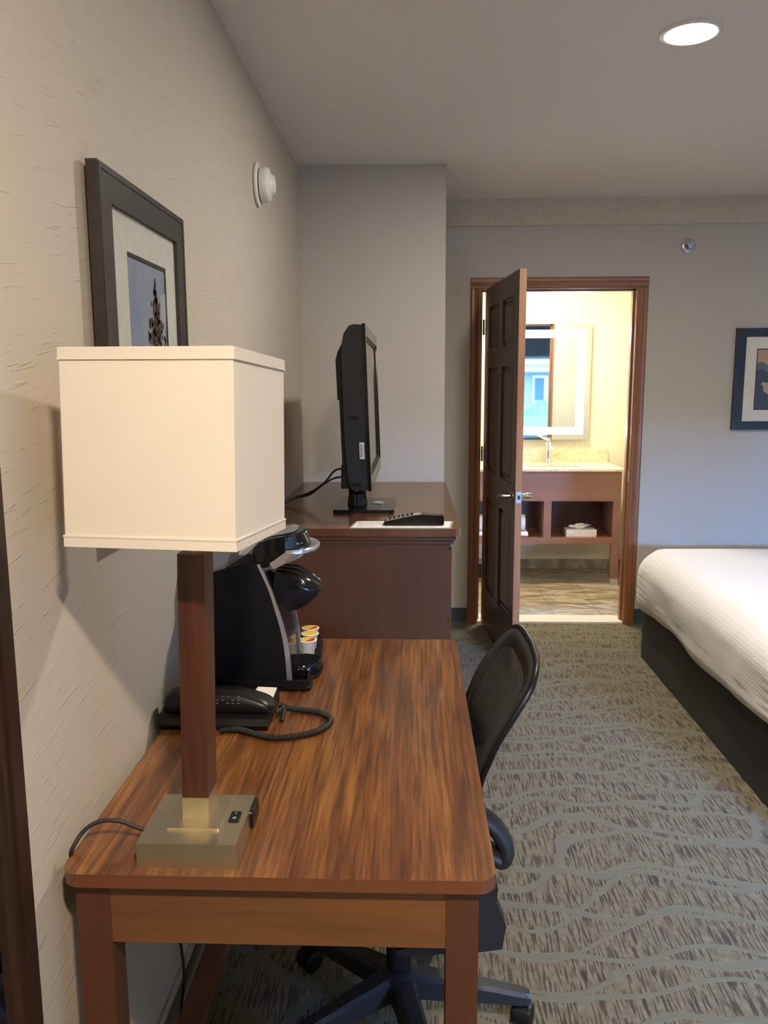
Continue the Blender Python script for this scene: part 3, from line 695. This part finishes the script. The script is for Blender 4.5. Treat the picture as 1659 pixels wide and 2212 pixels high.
bm = B(); lathe(bm, [(.042, 1.015), (.040, 1.03), (.036, 1.06), (.037, 1.062), (.037, 1.085), (.036, 1.128)], (0, 0, 0), n=28); 
for v in bm.verts: v.co.y *= 1.7; v.co += Vector((-.226, 3.30, 0))
obj('neck', bm, M['blkg'], tv, smooth=True)
obj('foot', pr(rrect(-.312, 3.125, -.072, 3.475, .02), 2, 1.0, 1.014), M['blkg'], tv, bevel=.003)
obj('foot_badge', pr([(-.165, 3.30), (-.125, 3.28), (-.120, 3.33), (-.150, 3.35)], 2, 1.014, 1.018), M['greykey'], tv)
for e, zz in ((0, 1.152), (1, 1.118)):
    bm = B(); tube(bm, spline([(-.255, 3.31+e*.02, zz+.002), (-.315, 3.31+e*.02, zz), (-.365, 3.33, zz-.055 if e == 0 else zz-.025), (-.43, 3.36, 1.052-e*.008), (-.49, 3.38, 1.030-e*.004), (-.528, 3.34, 1.012), (-.545, 3.25, 1.0055), (-.550, 3.10, 1.005)], 8), .0042, 8)
    obj('cable', bm, M['rubber'], tv, smooth='all')

# remote control and card
cd = thing('information_card', 'cream laminated channel card lying under the remote on the dresser', 'card', (-.03, 2.868, 1.0))
CR = [(-.222, 2.797), (.136, 2.797), (.150, 2.936), (-.206, 2.936)]
obj('laminate', pr(CR, 2, 1.0, 1.0022), M['smoked'], cd)
obj('sheet', pr([(-.214, 2.802), (.128, 2.802), (.142, 2.931), (-.198, 2.931)], 2, 1.002, 1.003), M['paper'], cd)
bm = B(); random.seed(5)
for r in range(5):
    y = 2.818+r*.021
    x = -.195
    while x < (.08 if r < 2 else -.085):
        w = random.uniform(.003, .007); h = random.uniform(.006, .012) if x > -.18 else .014
        prism(bm, [(x, y), (x+w*.55, y), (x+w*.55+.001, y+h), (x+.001, y+h)], 2, 1.0029, 1.0033); x += w+random.uniform(.001, .004)
obj('print', bm, M['ink'], cd)
rm = thing('remote_control', 'black television remote control lying on the card on the dresser', 'remote control', (0, 2.855, 1.0033))
rz = 1.0034
obj('body', pr([(-.101, rz+.002), (-.097, rz), (.108, rz), (.112, rz+.006), (.112, rz+.030), (.108, rz+.036), (.040, rz+.040), (.004, rz+.036), (-.095, rz+.016), (-.101, rz+.012)], 1, 2.832, 2.880), M['blkg'], rm, bevel=.003)
fp = obj('face_plate', pr([(-.092, rz+.0165), (-.002, rz+.0355), (.030, rz+.040), (.030, rz+.0415), (-.002, rz+.0375), (-.092, rz+.0185)], 1, 2.8325, 2.8795), M['greykey'], rm)
bm = B()
for i in range(6):
    x = -.084+i*.0155; z = rz+.0185+(x+.092)*.211
    for j in range(3):
        y = 2.838+j*.0145
        vs = box(bm, (x, y, z-.002), (x+.009, y+.009, z+.0042))
obj('button_pad', bm, M['blk'], fp, bevel=.0008)

# ------------------------------------------------------------------ pictures
p1 = thing('framed_picture', 'charcoal framed print of a dark conifer on blue sky, above the lamp', 'picture', (-.545, 1.69, 1.55))
X0, X1 = -.5555, -.535; Z0, Z1, Y0, Y1 = 1.215, 1.880, 1.430, 1.953; fwid = .060
bm = B(); mitred(bm, (Y0, Z0, Y1, Z1), (Y0+fwid, Z0+fwid, Y1-fwid, Z1-fwid), 0, X0, X1)
mitred(bm, (Y0+.003, Z0+.003, Y1-.003, Z1-.003), (Y0+.012, Z0+.012, Y1-.012, Z1-.012), 0, X1, X1+.0016)
obj('frame', bm, M['picframe'], p1)
mx = X1-.008
PY0, PY1, PZ0, PZ1 = 1.580, 1.824, 1.335, 1.752
bm = B(); mitred(bm, (Y0+fwid-.004, Z0+fwid-.004, Y1-fwid+.004, Z1-fwid+.004), (PY0, PZ0, PY1, PZ1), 0, mx-.002, mx); obj('mat', bm, M['mat'], p1)
bm = B(); mitred(bm, (PY0, PZ0, PY1, PZ1), (PY0+.0025, PZ0+.004, PY1-.003, PZ1-.007), 0, mx-.004, mx-.0005); obj('mat_bevel', bm, M['bevel'], p1)
prt = obj('print', bx((mx-.006, PY0-.004, PZ0-.004), (mx-.003, PY1+.004, PZ1+.004)), M['sky_print'], p1)
# conifer printed on the sheet: a ragged column of needle clumps
bm = B(); random.seed(11); cy = 1.752
z = 1.712
def leaf(y, z, w, h, k):
    pts = [(y+w*math.cos(a)*random.uniform(.75, 1.15), z+h*math.sin(a)*random.uniform(.75, 1.15)) for a in [2*PI*q/7 for q in range(7)]]
    prism(bm, pts, 0, mx-.003, mx-.0026-.0001*k)
prism(bm, [(cy-.004, 1.36), (cy+.004, 1.36), (cy+.0006, 1.718), (cy-.0010, 1.718)], 0, mx-.003, mx-.0027)
while z > 1.37:
    half = min(.058, .002 + (1.715-z)*.50)
    for k in range(3+int(half*300)):
        leaf(cy+random.uniform(-1, 1)*half*(.75+.35*math.sin(z*190)), z+random.uniform(-.006, .006), random.uniform(.003, .0065), random.uniform(.004, .009), k % 3)
    z -= .0062
for v in bm.verts: v.co.y = min(v.co.y, PY1-.002)
obj('printed_tree', bm, M['tree_ink'], prt)
obj('glazing', bx((X1-.0055, Y0+fwid-.003, Z0+fwid-.003), (X1-.0045, Y1-fwid+.003, Z1-fwid+.003)), M['glass'], p1)

p2 = thing('framed_picture', 'navy framed dusk landscape print above the bed, right border', 'picture', (2.28, YB-.012, 1.52))
X0, X1, Z0, Z1 = 1.916, 2.66, 1.221, 1.818; ya, yb = YB-.026, YB-.004
bm = B(); mitred(bm, (X0, Z0, X1, Z1), (X0+.058, Z0+.050, X1-.058, Z1-.050), 1, ya, yb); obj('frame', bm, M['picframe_n'], p2)
bm = B(); mitred(bm, (X0+.055, Z0+.047, X1-.055, Z1-.047), (2.043, 1.340, 2.534, 1.697), 1, ya+.007, ya+.010); obj('mat', bm, M['mat'], p2)
bm = B(); mitred(bm, (2.041, 1.338, 2.536, 1.699), (2.046, 1.343, 2.531, 1.694), 1, ya+.0065, ya+.009); obj('mat_bevel', bm, M['bevel'], p2)
pt = obj('print', bx((2.04, ya+.010, 1.336), (2.537, ya+.012, 1.70)), M['dusk'], p2)
def jag(x0, x1, zb, f, n=30): return [(x0, zb)] + [(x0+(x1-x0)*k/n, f(k/n)) for k in range(n+1)] + [(x1, zb)]
obj('printed_ridge', pr(jag(2.046, 2.531, 1.343, lambda t: 1.60+.014*math.sin(9*t+1.2)+.008*math.sin(31*t)), 1, ya+.0094, ya+.010), M['ridge'], pt)
obj('printed_hills', pr(jag(2.046, 2.531, 1.343, lambda t: 1.555+.02*math.sin(7*t+2)+.012*math.sin(23*t)), 1, ya+.0088, ya+.0094), M['hill'], pt)
obj('printed_rock', pr([(2.075, 1.488), (2.087, 1.502), (2.12, 1.498), (2.18, 1.51), (2.25, 1.48), (2.22, 1.42), (2.16, 1.40), (2.115, 1.435), (2.094, 1.45), (2.090, 1.482)], 1, ya+.0082, ya+.0088), M['rockprint'], pt)

# full length mirror at the left border
fm = thing('wall_mirror', 'dark espresso framed tall mirror on left wall at the left border', 'mirror', (-.55, .60, .7))
bm = B(); mitred(bm, (.20, -.0 + .12, 1.046, 1.62), (.255, .175, .991, 1.565), 0, XW+.001, XW+.022)
mitred(bm, (.215, .135, 1.031, 1.605), (.238, .158, 1.008, 1.582), 0, XW+.022, XW+.026); obj('frame', bm, M['espresso'], fm)
obj('glass', bx((XW+.004, .25, .17), (XW+.010, .996, 1.57)), M['mirror2'], fm)

# smoke alarm, sprinkler, ceiling light
sa = thing('smoke_alarm', 'round white smoke alarm high on the left wall', 'smoke alarm', (XW, 3.06, 2.213))
obj('mounting_ring', lt([(.070, XW), (.076, XW+.004), (.076, XW+.010), (.070, XW+.014)], (0, 3.06, 2.213), 'X', 40), M['white'], sa, smooth=True)
obj('gap_band', lt([(.057, XW+.013), (.057, XW+.019)], (0, 3.06, 2.213), 'X', 40), M['hinge'], sa)
obj('cover', lt([(.060, XW+.018), (.061, XW+.022), (.060, XW+.040), (.054, XW+.049), (.044, XW+.052), (.036, XW+.056), (.030, XW+.066), (.018, XW+.069), (.004, XW+.070)], (0, 3.06, 2.213), 'X', 40), M['white'], sa, smooth=True)
obj('indicator', lt([(.003, 0), (.0035, .004), (.001, .006)], (XW+.045, 3.03, 2.17), 'X', 10), M['white'], sa)
sp = thing('sprinkler_head', 'small round chrome sprinkler on the back wall above the doorway', 'sprinkler', (1.612, YB, 2.293))
obj('escutcheon', lt([(.040, YB), (.041, YB-.004), (.036, YB-.008), (.026, YB-.009), (.024, YB-.004), (.0, YB-.004)], (1.612, 0, 2.293), 'Y', 32), M['silver'], sp, smooth=True)
bm = B(); lathe(bm, [(.010, YB-.004), (.010, YB-.020), (.006, YB-.024)], (1.612, 0, 2.293), 'Y', 16)
for s in (-1, 1): tube(bm, spline([(1.612+s*.009, YB-.018, 2.293), (1.612+s*.016, YB-.030, 2.293+s*.006), (1.612+s*.004, YB-.046, 2.293)], 5), .0028, 8)
obj('frame_arms', bm, M['hinge'], sp)
bm = B(); lathe(bm, [(.019, YB-.046), (.020, YB-.049), (.010, YB-.050)], (1.612, 0, 2.293), 'Y', 20); box(bm, (1.595, YB-.056, 2.300), (1.632, YB-.046, 2.303)); obj('deflector', bm, M['silver'], sp)
rl = thing('ceiling_light', 'bright round recessed light in the ceiling above the bed', 'light', (.850, 2.71, ZC))
obj('trim_ring', lt([(.092, ZC), (.093, ZC-.004), (.088, ZC-.007), (.078, ZC-.006), (.077, ZC-.001)], (.850, 2.71, 0), n=48), M['white'], rl, smooth=True)
obj('lens', lt([(.0765, ZC-.0025), (.074, ZC-.008), (.05, ZC-.012), (.0, ZC-.013)], (.850, 2.71, 0), n=40), M['lens'], rl, smooth=True)

# ------------------------------------------------------------------ bed
from mathutils import noise as mnoise
bed = thing('bed', 'wide bed with white ribbed bedding and charcoal skirt on the right', 'bed', (2.23, 3.42, 0))
sk = B()
so = rrect(1.268, 2.452, 3.19, 4.390, .03)
lo = [sk.verts.new((x, y, .004)) for x, y in so]; hi = [sk.verts.new((x, y, .30)) for x, y in so]
for k in range(len(so)): sk.faces.new((lo[k], lo[(k+1) % len(so)], hi[(k+1) % len(so)], hi[k]))
sk.faces.new(lo[::-1]); sk.faces.new(hi)
obj('bed_skirt', sk, M['skirt'], bed)
bm = B(); bmesh.ops.create_cube(bm, size=2)
bmesh.ops.subdivide_edges(bm, edges=bm.edges[:], cuts=47, use_grid_fill=True)
CX_, CY_, CZ_, HX, HY, HZ, RR = 2.225, 3.42, .438, .990, 1.005, .182, .125
for v in bm.verts:
    p = Vector((v.co.x*HX, v.co.y*HY, v.co.z*HZ))
    zlow = p.z < 0
    r = .085 + (RR-.085)*max(0, min(1, (p.z+.10)/.16))
    q = Vector((max(-HX+r, min(HX-r, p.x)), max(-HY+r, min(HY-r, p.y)), max(-HZ+r, min(HZ-r, p.z))))
    d = p-q
    if d.length > 1e-6: p = q+d.normalized()*min(d.length, r)
    side = max(abs(p.x)/HX, abs(p.y)/HY)
    w = Vector((p.x+CX_, p.y+CY_, p.z+CZ_))
    if side > .93:                          # hanging sides: soft bulge, wrinkles, uneven hem
        n_ = mnoise.noise(Vector((w.x*2.2, w.y*2.2, w.z*3)))*.014 + mnoise.noise(Vector((w.x*6, w.y*6, w.z*9)))*.005
        bul = .012*math.sin(max(0, min(1, (p.z+HZ)/(2*HZ)))*PI)
        if abs(p.x)/HX > .93: w.x += (n_+bul)*math.copysign(1, p.x)
        else: w.y += (n_+bul)*math.copysign(1, p.y)
        if p.z < -.05:
            w.z += (.012*math.sin(w.y*5.0+1) + .010*mnoise.noise(Vector((w.x*3, w.y*3, 1))) + .022*(4.3-w.y)/1.6)*min(1, (-.05-p.z)/.10)
            w.x += .003*(1 if p.x > 0 else -1)*mnoise.noise(Vector((w.x, w.y*7, 4)))
        cr = math.hypot(max(0, HX-abs(p.x)), max(0, HY-abs(p.y)))
        if cr < .35:
            f = (1-cr/.35); w.x -= (.001 if p.y > 0 else .005)*f*math.sin(w.z*190)*math.copysign(1, p.x)
    else:
        w.z += .006*mnoise.noise(Vector((w.x*1.6, w.y*1.6, 3))) + .018*(1-side**2)
    v.co = w
cm = obj('comforter', bm, M['comf'], bed, smooth='all')

# ------------------------------------------------------------------ office chair
ch = thing('office_chair', 'black mesh back office chair on casters tucked under the desk', 'chair', (-.03, 1.72, 0))
hx, hy = -.03, 1.72
def backx(z):
    T_ = [(.50, .112), (.58, .108), (.65, .112), (.735, .134), (.80, .160), (.85, .189), (.907, .224), (.958, .243), (1.0, .252)]
    for (a, b), (c, d) in zip(T_, T_[1:]):
        if z <= c: return b+(d-b)*max(0, (z-a))/(c-a)
    return T_[-1][1]
ZB0, ZB1 = .53, .936
def outline(s):   # s in 0..1 around; returns (y, z)
    a = 2*PI*s; cx, cz = math.cos(a), math.sin(a); e = .36
    y = .214*math.copysign(abs(cx)**e, cx); z = (ZB0+ZB1)/2 + (ZB1-ZB0)/2*math.copysign(abs(cz)**(e+.12), cz)
    return y*(.86+.14*min(1, (z-ZB0)/.22)), z
def bpt(y, z, off=0): return Vector((backx(z)+.022*(1-(y/.214)**2)-.002+off, hy+y, z))
NS = 72
def backring(bm, k0, k1, off0=0, off1=0):
    r = []
    for k, off in ((k0, off0), (k1, off1)):
        ring = []
        for i in range(NS):
            y, z = outline(i/NS); zc = (ZB0+ZB1)/2
            ring.append(bm.verts.new(bpt(y*k, zc+(z-zc)*k, off)))
        r.append(ring)
    for i in range(NS): bm.faces.new((r[0][i], r[0][(i+1) % NS], r[1][(i+1) % NS], r[1][i]))
    return r
bm = B(); prev = None
for k in (.80, .62, .44, .26, .10):
    ring = []
    for i in range(NS):
        y, z = outline(i/NS); zc = (ZB0+ZB1)/2; ring.append(bm.verts.new(bpt(y*k, zc+(z-zc)*k)))
    if prev:
        for i in range(NS): bm.faces.new((prev[i], prev[(i+1) % NS], ring[(i+1) % NS], ring[i]))
    prev = ring
bm.faces.new(prev)
bk = obj('mesh_backrest', bm, M['meshfab'], ch, smooth='all')
bm = B(); a = backring(bm, .80, .985); b = backring(bm, .80, .985, .010, .014)
for r0, r1 in ((a[0], b[0]), (a[1], b[1])):
    for i in range(NS): bm.faces.new((r0[i], r1[i], r1[(i+1) % NS], r0[(i+1) % NS]))
obj('border_band', bm, M['chairfab'], bk, smooth='all')
bm = B(); pts = [bpt(*outline(i/NS), .008) for i in range(NS+1)]
tube(bm, pts, .0068, 10, caps=False); obj('back_frame', bm, M['blk'], ch, smooth='all')
bm = B(); tube(bm, spline([(.02, hy, .40), (.08, hy, .405), (.116, hy, .46), (.122, hy, .56), (.130, hy, .66)], 6), [.026]*19+[.02]*6, 12)
obj('back_support', bm, M['chairplastic'], ch, smooth='all')
bm = B(); prism(bm, rrect(-.30, 1.485, .155, 1.955, .07), 2, .405, .475); obj('seat', bm, M['chairfab'], ch, bevel=.022, seg=4, smooth=True)
obj('seat_pan', pr(rrect(-.26, 1.52, .12, 1.92, .05), 2, .385, .406), M['blkm'], ch, bevel=.005)
for s in (-1, 1):
    ya = hy+s*.268
    bm = B()
    lp = spline([(-.13, ya, .640), (-.06, ya, .658), (.03, ya, .680), (.11, ya, .684), (.150, ya, .668), (.176, ya, .632), (.181, ya, .606), (.172, ya, .594), (.150, ya, .606), (.10, ya, .632), (.03, ya, .636), (-.06, ya, .630), (-.13, ya, .640)], 5)
    tube(bm, lp, .0165, 10, caps=False)
    for v in bm.verts: v.co.y = ya + (v.co.y-ya)*2.0
    obj('armrest', bm, M['chairplastic'], ch, smooth='all')
    obj('arm_post', pr([(.055, .640), (.120, .628), (.166, .540), (.163, .512), (.183, .460), (.176, .412), (.135, .405), (-.03, .392), (-.03, .404), (.06, .43), (.08, .47), (.03, .60)], 1, ya-.020, ya+.020), M['chairplastic'], ch, bevel=.006)
obj('mechanism', bx((-.12, hy-.07, .335), (.07, hy+.07, .386)), M['blkm'], ch, bevel=.01)
obj('gas_lift', lt([(.030, .10), (.030, .22), (.024, .222), (.024, .30), (.014, .302), (.014, .345)], (hx, hy, 0), n=24), M['blk'], ch, smooth=True)
obj('base_hub', lt([(.045, .085), (.052, .10), (.050, .135), (.036, .145)], (hx, hy, 0), n=28), M['chairplastic'], ch, smooth=True)
bl = bpy.data.objects.new
for k in range(5):
    a = math.radians(-2 + 72*k); d = Vector((math.cos(a), math.sin(a), 0)); n_ = Vector((-d.y, d.x, 0)); c0 = Vector((hx, hy, 0))
    bm = B(); prev = None
    for r, w, zt, zb in ((.035, .030, .140, .085), (.12, .026, .128, .078), (.22, .022, .112, .075), (.292, .019, .098, .070), (.306, .014, .094, .072)):
        p = c0+d*r
        q = [bm.verts.new(p+n_*sx*w*wf+Vector((0, 0, z))) for sx, wf, z in ((-1, 1, zb), (1, 1, zb), (1, .95, zt-.008), (1, .6, zt), (-1, .6, zt), (-1, .95, zt-.008))]
        if prev:
            for i in range(6): bm.faces.new((prev[i], prev[(i+1) % 6], q[(i+1) % 6], q[i]))
        else: bm.faces.new(q[::-1])
        prev = q
    bm.faces.new(prev)
    leg = obj('base_leg', bm, M['chairplastic'], ch, bevel=.002)
    cb = B(); p = c0+d*.288; sw = a+math.radians(70 if k == 0 else 40*k)
    R_ = Matrix.Translation(p) @ Matrix.Rotation(sw, 4, 'Z')
    lathe(cb, [(.008, .045), (.008, .075)], (0, 0, 0), n=12)
    for s in (-1, 1): lathe(cb, [(.020, s*.006), (.0265, s*.008), (.0275, s*.014), (.0265, s*.022), (.016, s*.026), (.0, s*.027)], (.012, 0, .0276), 'Y', 24)
    for seg in range(8):
        a0 = math.radians(20+seg*20); a1 = math.radians(40+seg*20)
        prism(cb, [(.012+.0285*math.cos(a0), .0276+.0285*math.sin(a0)), (.012+.0285*math.cos(a1), .0276+.0285*math.sin(a1)), (.012+.0325*math.cos(a1), .0276+.0325*math.sin(a1)), (.012+.0325*math.cos(a0), .0276+.0325*math.sin(a0))], 1, -.014, .014)
    cb.transform(R_)
    obj('caster', cb, M['blk'], leg, smooth=True)

# ------------------------------------------------------------------ vanity, counter, basin, mirror
VY = 5.985
va = thing('vanity_cabinet', 'reddish open shelf wooden vanity stand seen through the bathroom doorway', 'vanity', (.92, 6.25, 0))
VX0, VX1 = .300, 1.540
obj('apron', bx((VX0+.055, VY+.002, .637), (1.486, VY+.022, .861)), M['vanity'], va, bevel=.001)
for x in (VX0, 1.486):
    for y in (VY,):
        l = obj('leg', bx((x, y, .0 if y > 6.2 else .048), (x+.054, y+.054, .861)), M['vanity'], va, bevel=.0015)
        if y < 6.2: obj('metal_foot', bx((x-.001, y-.001, .002), (x+.055, y+.055, .048)), M['silver'], l, bevel=.001)
obj('shelf', bx((VX0+.055, VY+.004, .315), (1.486, 6.475, .361)), M['vanity'], va, bevel=.001)
obj('divider', bx((.977, VY+.003, .361), (1.033, 6.40, .637)), M['vanity'], va, bevel=.001)
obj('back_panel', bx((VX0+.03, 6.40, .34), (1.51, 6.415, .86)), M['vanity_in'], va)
for x in (VX0+.004, 1.492): obj('side_panel', bx((x, VY+.054, .33), (x+.045, 6.475, .86)), M['vanity'], va)
ct = thing('vanity_countertop', 'speckled beige stone countertop with backsplash on the wooden vanity', 'countertop', (.92, 6.25, .862))
sx0, sx1, sy0, sy1 = .885, 1.262, 6.06, 6.36
bm = B()
frame_ring(bm, (VX0-.02, VY-.025, 1.557, BY1-.001), (sx0, sy0, sx1, sy1), 2, .8615, .878)
obj('slab', bm, M['counter'], ct)
obj('backsplash', bx((VX0-.02, BY1-.022, .878), (1.560, BY1-.001, .978)), M['counter'], ct, bevel=.001)
bm = B(); rin = [(0, .862), (.004, .85), (.03, .765), (.10, .755)]
prev = None
for ins, z in rin:
    ring = [bm.verts.new((x, y, z)) for x, y in rrect(sx0-.004+ins, sy0-.004+ins, sx1+.004-ins, sy1+.004-ins, max(.012, .035-ins*.2), 5)]
    if prev:
        for k in range(len(ring)): bm.faces.new((prev[k], prev[(k+1) % len(ring)], ring[(k+1) % len(ring)], ring[k]))
    prev = ring
bm.faces.new(prev); obj('basin', bm, M['sink'], ct, smooth=True)
fa = thing('faucet', 'chrome single lever faucet behind the sink on the countertop', 'faucet', (1.07, 6.435, .878))
obj('body', lt([(.030, .878), (.030, .884), (.025, .890), (.023, .90), (.0215, .97), (.024, 1.010), (.027, 1.020), (.026, 1.030), (.018, 1.036)], (1.07, 6.435, 0), n=28), M['chrome'], fa, smooth=True)
bm = B(); tube(bm, spline([(1.072, 6.432, 1.0), (1.075, 6.39, 1.008), (1.078, 6.34, .998), (1.079, 6.315, .975)], 5), [.016]*6+[.014]*5+[.012]*5, 14); obj('spout', bm, M['chrome'], fa, smooth=True)
bm = B(); lathe(bm, [(.016, 1.034), (.019, 1.045), (.012, 1.060), (.013, 1.07), (.006, 1.076)], (1.07, 6.435, 0), n=20)
tube(bm, spline([(1.07, 6.435, 1.062), (1.045, 6.43, 1.066), (1.02, 6.425, 1.080), (.997, 6.42, 1.094)], 5), [.008]*6+[.006]*5+[.0075]*5, 10); obj('lever', bm, M['chrome'], fa, smooth=True)
mi = thing('lighted_mirror', 'rectangular bathroom mirror with glowing white light band above the sink', 'mirror', (1.06, 6.52, 1.5))
MX0, MX1, MZ0, MZ1 = .715, 1.398, 1.059, 1.958
obj('backing', bx((MX0+.03, 6.512, MZ0+.03), (MX1-.03, BY1, MZ1-.03)), M['white'], mi)
obj('glass', bx((MX0, 6.505, MZ0), (MX1, 6.512, MZ1)), M['mirror'], mi, bevel=.001)
bm = B(); frame_ring(bm, (.765, 1.102, 1.352, 1.913), (.825, 1.157, 1.290, 1.853), 1, 6.5035, 6.506); obj('light_band', bm, M['led'], mi)
tis = thing('tissue_box', 'white rectangular tissue box with fanned tissue on the vanity shelf', 'tissue box', (1.268, 6.085, .361))
obj('carton', bx((1.156, 6.030, .3615), (1.381, 6.150, .414)), M['white'], tis, bevel=.002)
bm = B(); random.seed(2)
for k in range(9):
    a = -1.25+k*.31; r = .075+.02*math.sin(k*2.1)
    b0 = Vector((1.268-.012, 6.09, .413)); b1 = Vector((1.268+.012, 6.09, .413)); tipx = 1.268+math.sin(a)*r; tz = .443+math.cos(a*1.6)*.014
    v = [bm.verts.new(p) for p in (b0, b1, (tipx+.016, 6.085+.012*math.sin(k*3), tz), (tipx-.016, 6.085+.012*math.cos(k*2), tz-.010), (1.268, 6.099, .413), (tipx, 6.10, tz-.002))]
    bm.faces.new((v[0], v[1], v[2], v[3])); bm.faces.new((v[1], v[4], v[5], v[2])); bm.faces.new((v[4], v[0], v[3], v[5])); bm.faces.new((v[3], v[2], v[5]))
obj('tissue', bm, M['paper'], tis)
fo = B(); prism(fo, rrect(6.015, .3612, 6.20, .397, .017, 5), 0, .47, .868)
tw = tag(obj('folded_towel', fo, M['towel'], bevel=.008, seg=3, smooth=True), 'white folded towel lying on the vanity shelf under a rolled one', 'towel')
ro = B(); prof = []
for k in range(41):
    a = 2*PI*k/40; prof.append((6.10+.062*math.cos(a), .3975+.062+.061*math.sin(a)))
prism(ro, prof[:-1], 0, .46, .850)
tw2 = tag(obj('rolled_towel', ro, M['towel'], bevel=.012, seg=3, smooth=True), 'white rolled towel resting on top of the folded towel in vanity', 'towel')

# ------------------------------------------------------------------ outside the rear window (seen in the bathroom mirror)
struct('ground_outside', bx((-6, -16, -.4), (10, YN-.13, -.34)), M['ground'])
hs_ = thing('neighbouring_house', 'grey house with shingle roof seen through window in the lit mirror', 'house', (3, -9, -.34))
obj('wall', bx((1.9, -8.2, -.34), (16, -8.0, 1.80)), M['siding'], hs_)
obj('fascia', bx((1.6, -7.62, 1.842), (16.3, -7.56, 1.96)), M['fascia'], hs_)
obj('soffit', bx((1.6, -8.1, 1.79), (16.3, -7.56, 1.842)), M['fascia'], hs_)
rb = B(); box(rb, (-7.4, -.47, 0), (7.4, .47, .04)); rb.transform(Matrix.Translation((8.95, -7.97, 2.155)) @ Matrix.Rotation(math.radians(-28), 4, 'X'))
obj('roof', rb, M['shingle'], hs_)
for x in (3.05, 5.0):
    wb = B(); frame_ring(wb, (x, 1.02, x+.385, 1.70), (x+.045, 1.06, x+.30, 1.645), 1, -8.0, -7.96); w = obj('window', wb, M['white'], hs_)
    obj('pane', bx((x+.045, -7.995, 1.06), (x+.30, -7.985, 1.645)), M['darkglass'], w)
rl_ = thing('porch_railing', 'turquoise sloping stair railing outside, seen in the lit mirror', 'railing', (2.6, -4, -.34))
bm = B(); box(bm, (2.594, -4.03, 1.075), (5.5, -3.95, 1.155)); obj('top_rail', bm, M['turq'], rl_)
bm = B(); prism(bm, [(2.594, 1.075), (2.594, 1.155), (.9, -.16+.06), (.9, -.24+.06)], 1, -4.03, -3.95); obj('stair_rail', bm, M['turq'], rl_)
obj('bottom_rail', bx((1.9, -4.02, .85), (5.5, -3.96, .885)), M['turq'], rl_)
for k in range(24):
    x = 2.30+k*.135; ztop = 1.08 if x > 2.59 else 1.10-(2.594-x)*.74
    obj('baluster', bx((x, -4.01, .86), (x+.045, -3.97, max(.9, ztop))), M['turq'], rl_)
for x in (4.2, 5.5): obj('post', bx((x, -4.04, -.34), (x+.09, -3.95, 1.10)), M['turq'], rl_)

# ------------------------------------------------------------------ light
def area(name, loc, size, power, col, rot=(0, 0, 0), shape='DISK', size_y=None, spread=None):
    l = bpy.data.lights.new(name, 'AREA'); l.shape = shape; l.size = size; l.energy = power; l.color = col
    if size_y: l.size_y = size_y
    if spread: l.spread = spread
    o = bpy.data.objects.new(name, l); o.location = loc; o.rotation_euler = rot; COL.objects.link(o); return o
W = bpy.data.worlds.new('World'); sc.world = W; W.use_nodes = True
nt = W.node_tree; bg = nt.nodes['Background']
bg.inputs['Color'].default_value = (.23, .49, 1.0, 1); bg.inputs['Strength'].default_value = 260
po = area('window_portal', ((WX0+WX1)/2, YN-.10, (WZ0+WZ1)/2), WX1-WX0, 1, (1, 1, 1), (PI/2, 0, PI), 'RECTANGLE', WZ1-WZ0)
po.data.cycles.is_portal = True
WARM = (1.0, .83, .63)
area('downlight_near_bed', (.850, 2.71, ZC-.016), .15, 28, (1.0, .92, .82))
area('downlight_near_window', (.32, -.28, ZC-.010), .15, 66, WARM)
area('lamp_behind_camera', (.05, -1.75, 1.80), .22, 5, (1.0, .80, .56), (PI/2, 0, 0))
area('bathroom_ceiling_lamp', (.9, 5.72, BZ-.02), .35, 38, (1.0, .87, .62))

# ------------------------------------------------------------------ camera
P_, Y_, R_ = math.radians(8.969), math.radians(2.032), math.radians(.232)
f = Vector((-math.sin(Y_)*math.cos(P_), math.cos(Y_)*math.cos(P_), -math.sin(P_))); r0 = Vector((math.cos(Y_), math.sin(Y_), 0)); d0 = f.cross(r0)
rr = r0*math.cos(R_)+d0*math.sin(R_); dd = -r0*math.sin(R_)+d0*math.cos(R_)
cam = bpy.data.cameras.new('Camera'); co = bpy.data.objects.new('Camera', cam); COL.objects.link(co)
co.matrix_world = Matrix(((rr.x, -dd.x, -f.x, 0), (rr.y, -dd.y, -f.y, 0), (rr.z, -dd.z, -f.z, 1.50), (0, 0, 0, 1)))
cam.sensor_fit = 'VERTICAL'; cam.sensor_height = 36; cam.lens = 36*1750/2212; cam.clip_start = .02; cam.clip_end = 100
sc.camera = co
vs = sc.view_settings; vs.view_transform = 'Standard'; vs.look = 'None'; vs.exposure = .32; vs.gamma = 1; vs.use_curve_mapping = False
sc.cycles.max_bounces = 8; sc.cycles.diffuse_bounces = 5; sc.cycles.glossy_bounces = 5; sc.cycles.transparent_max_bounces = 12
sc.cycles.sample_clamp_indirect = 4; sc.cycles.caustics_reflective = False; sc.cycles.caustics_refractive = False
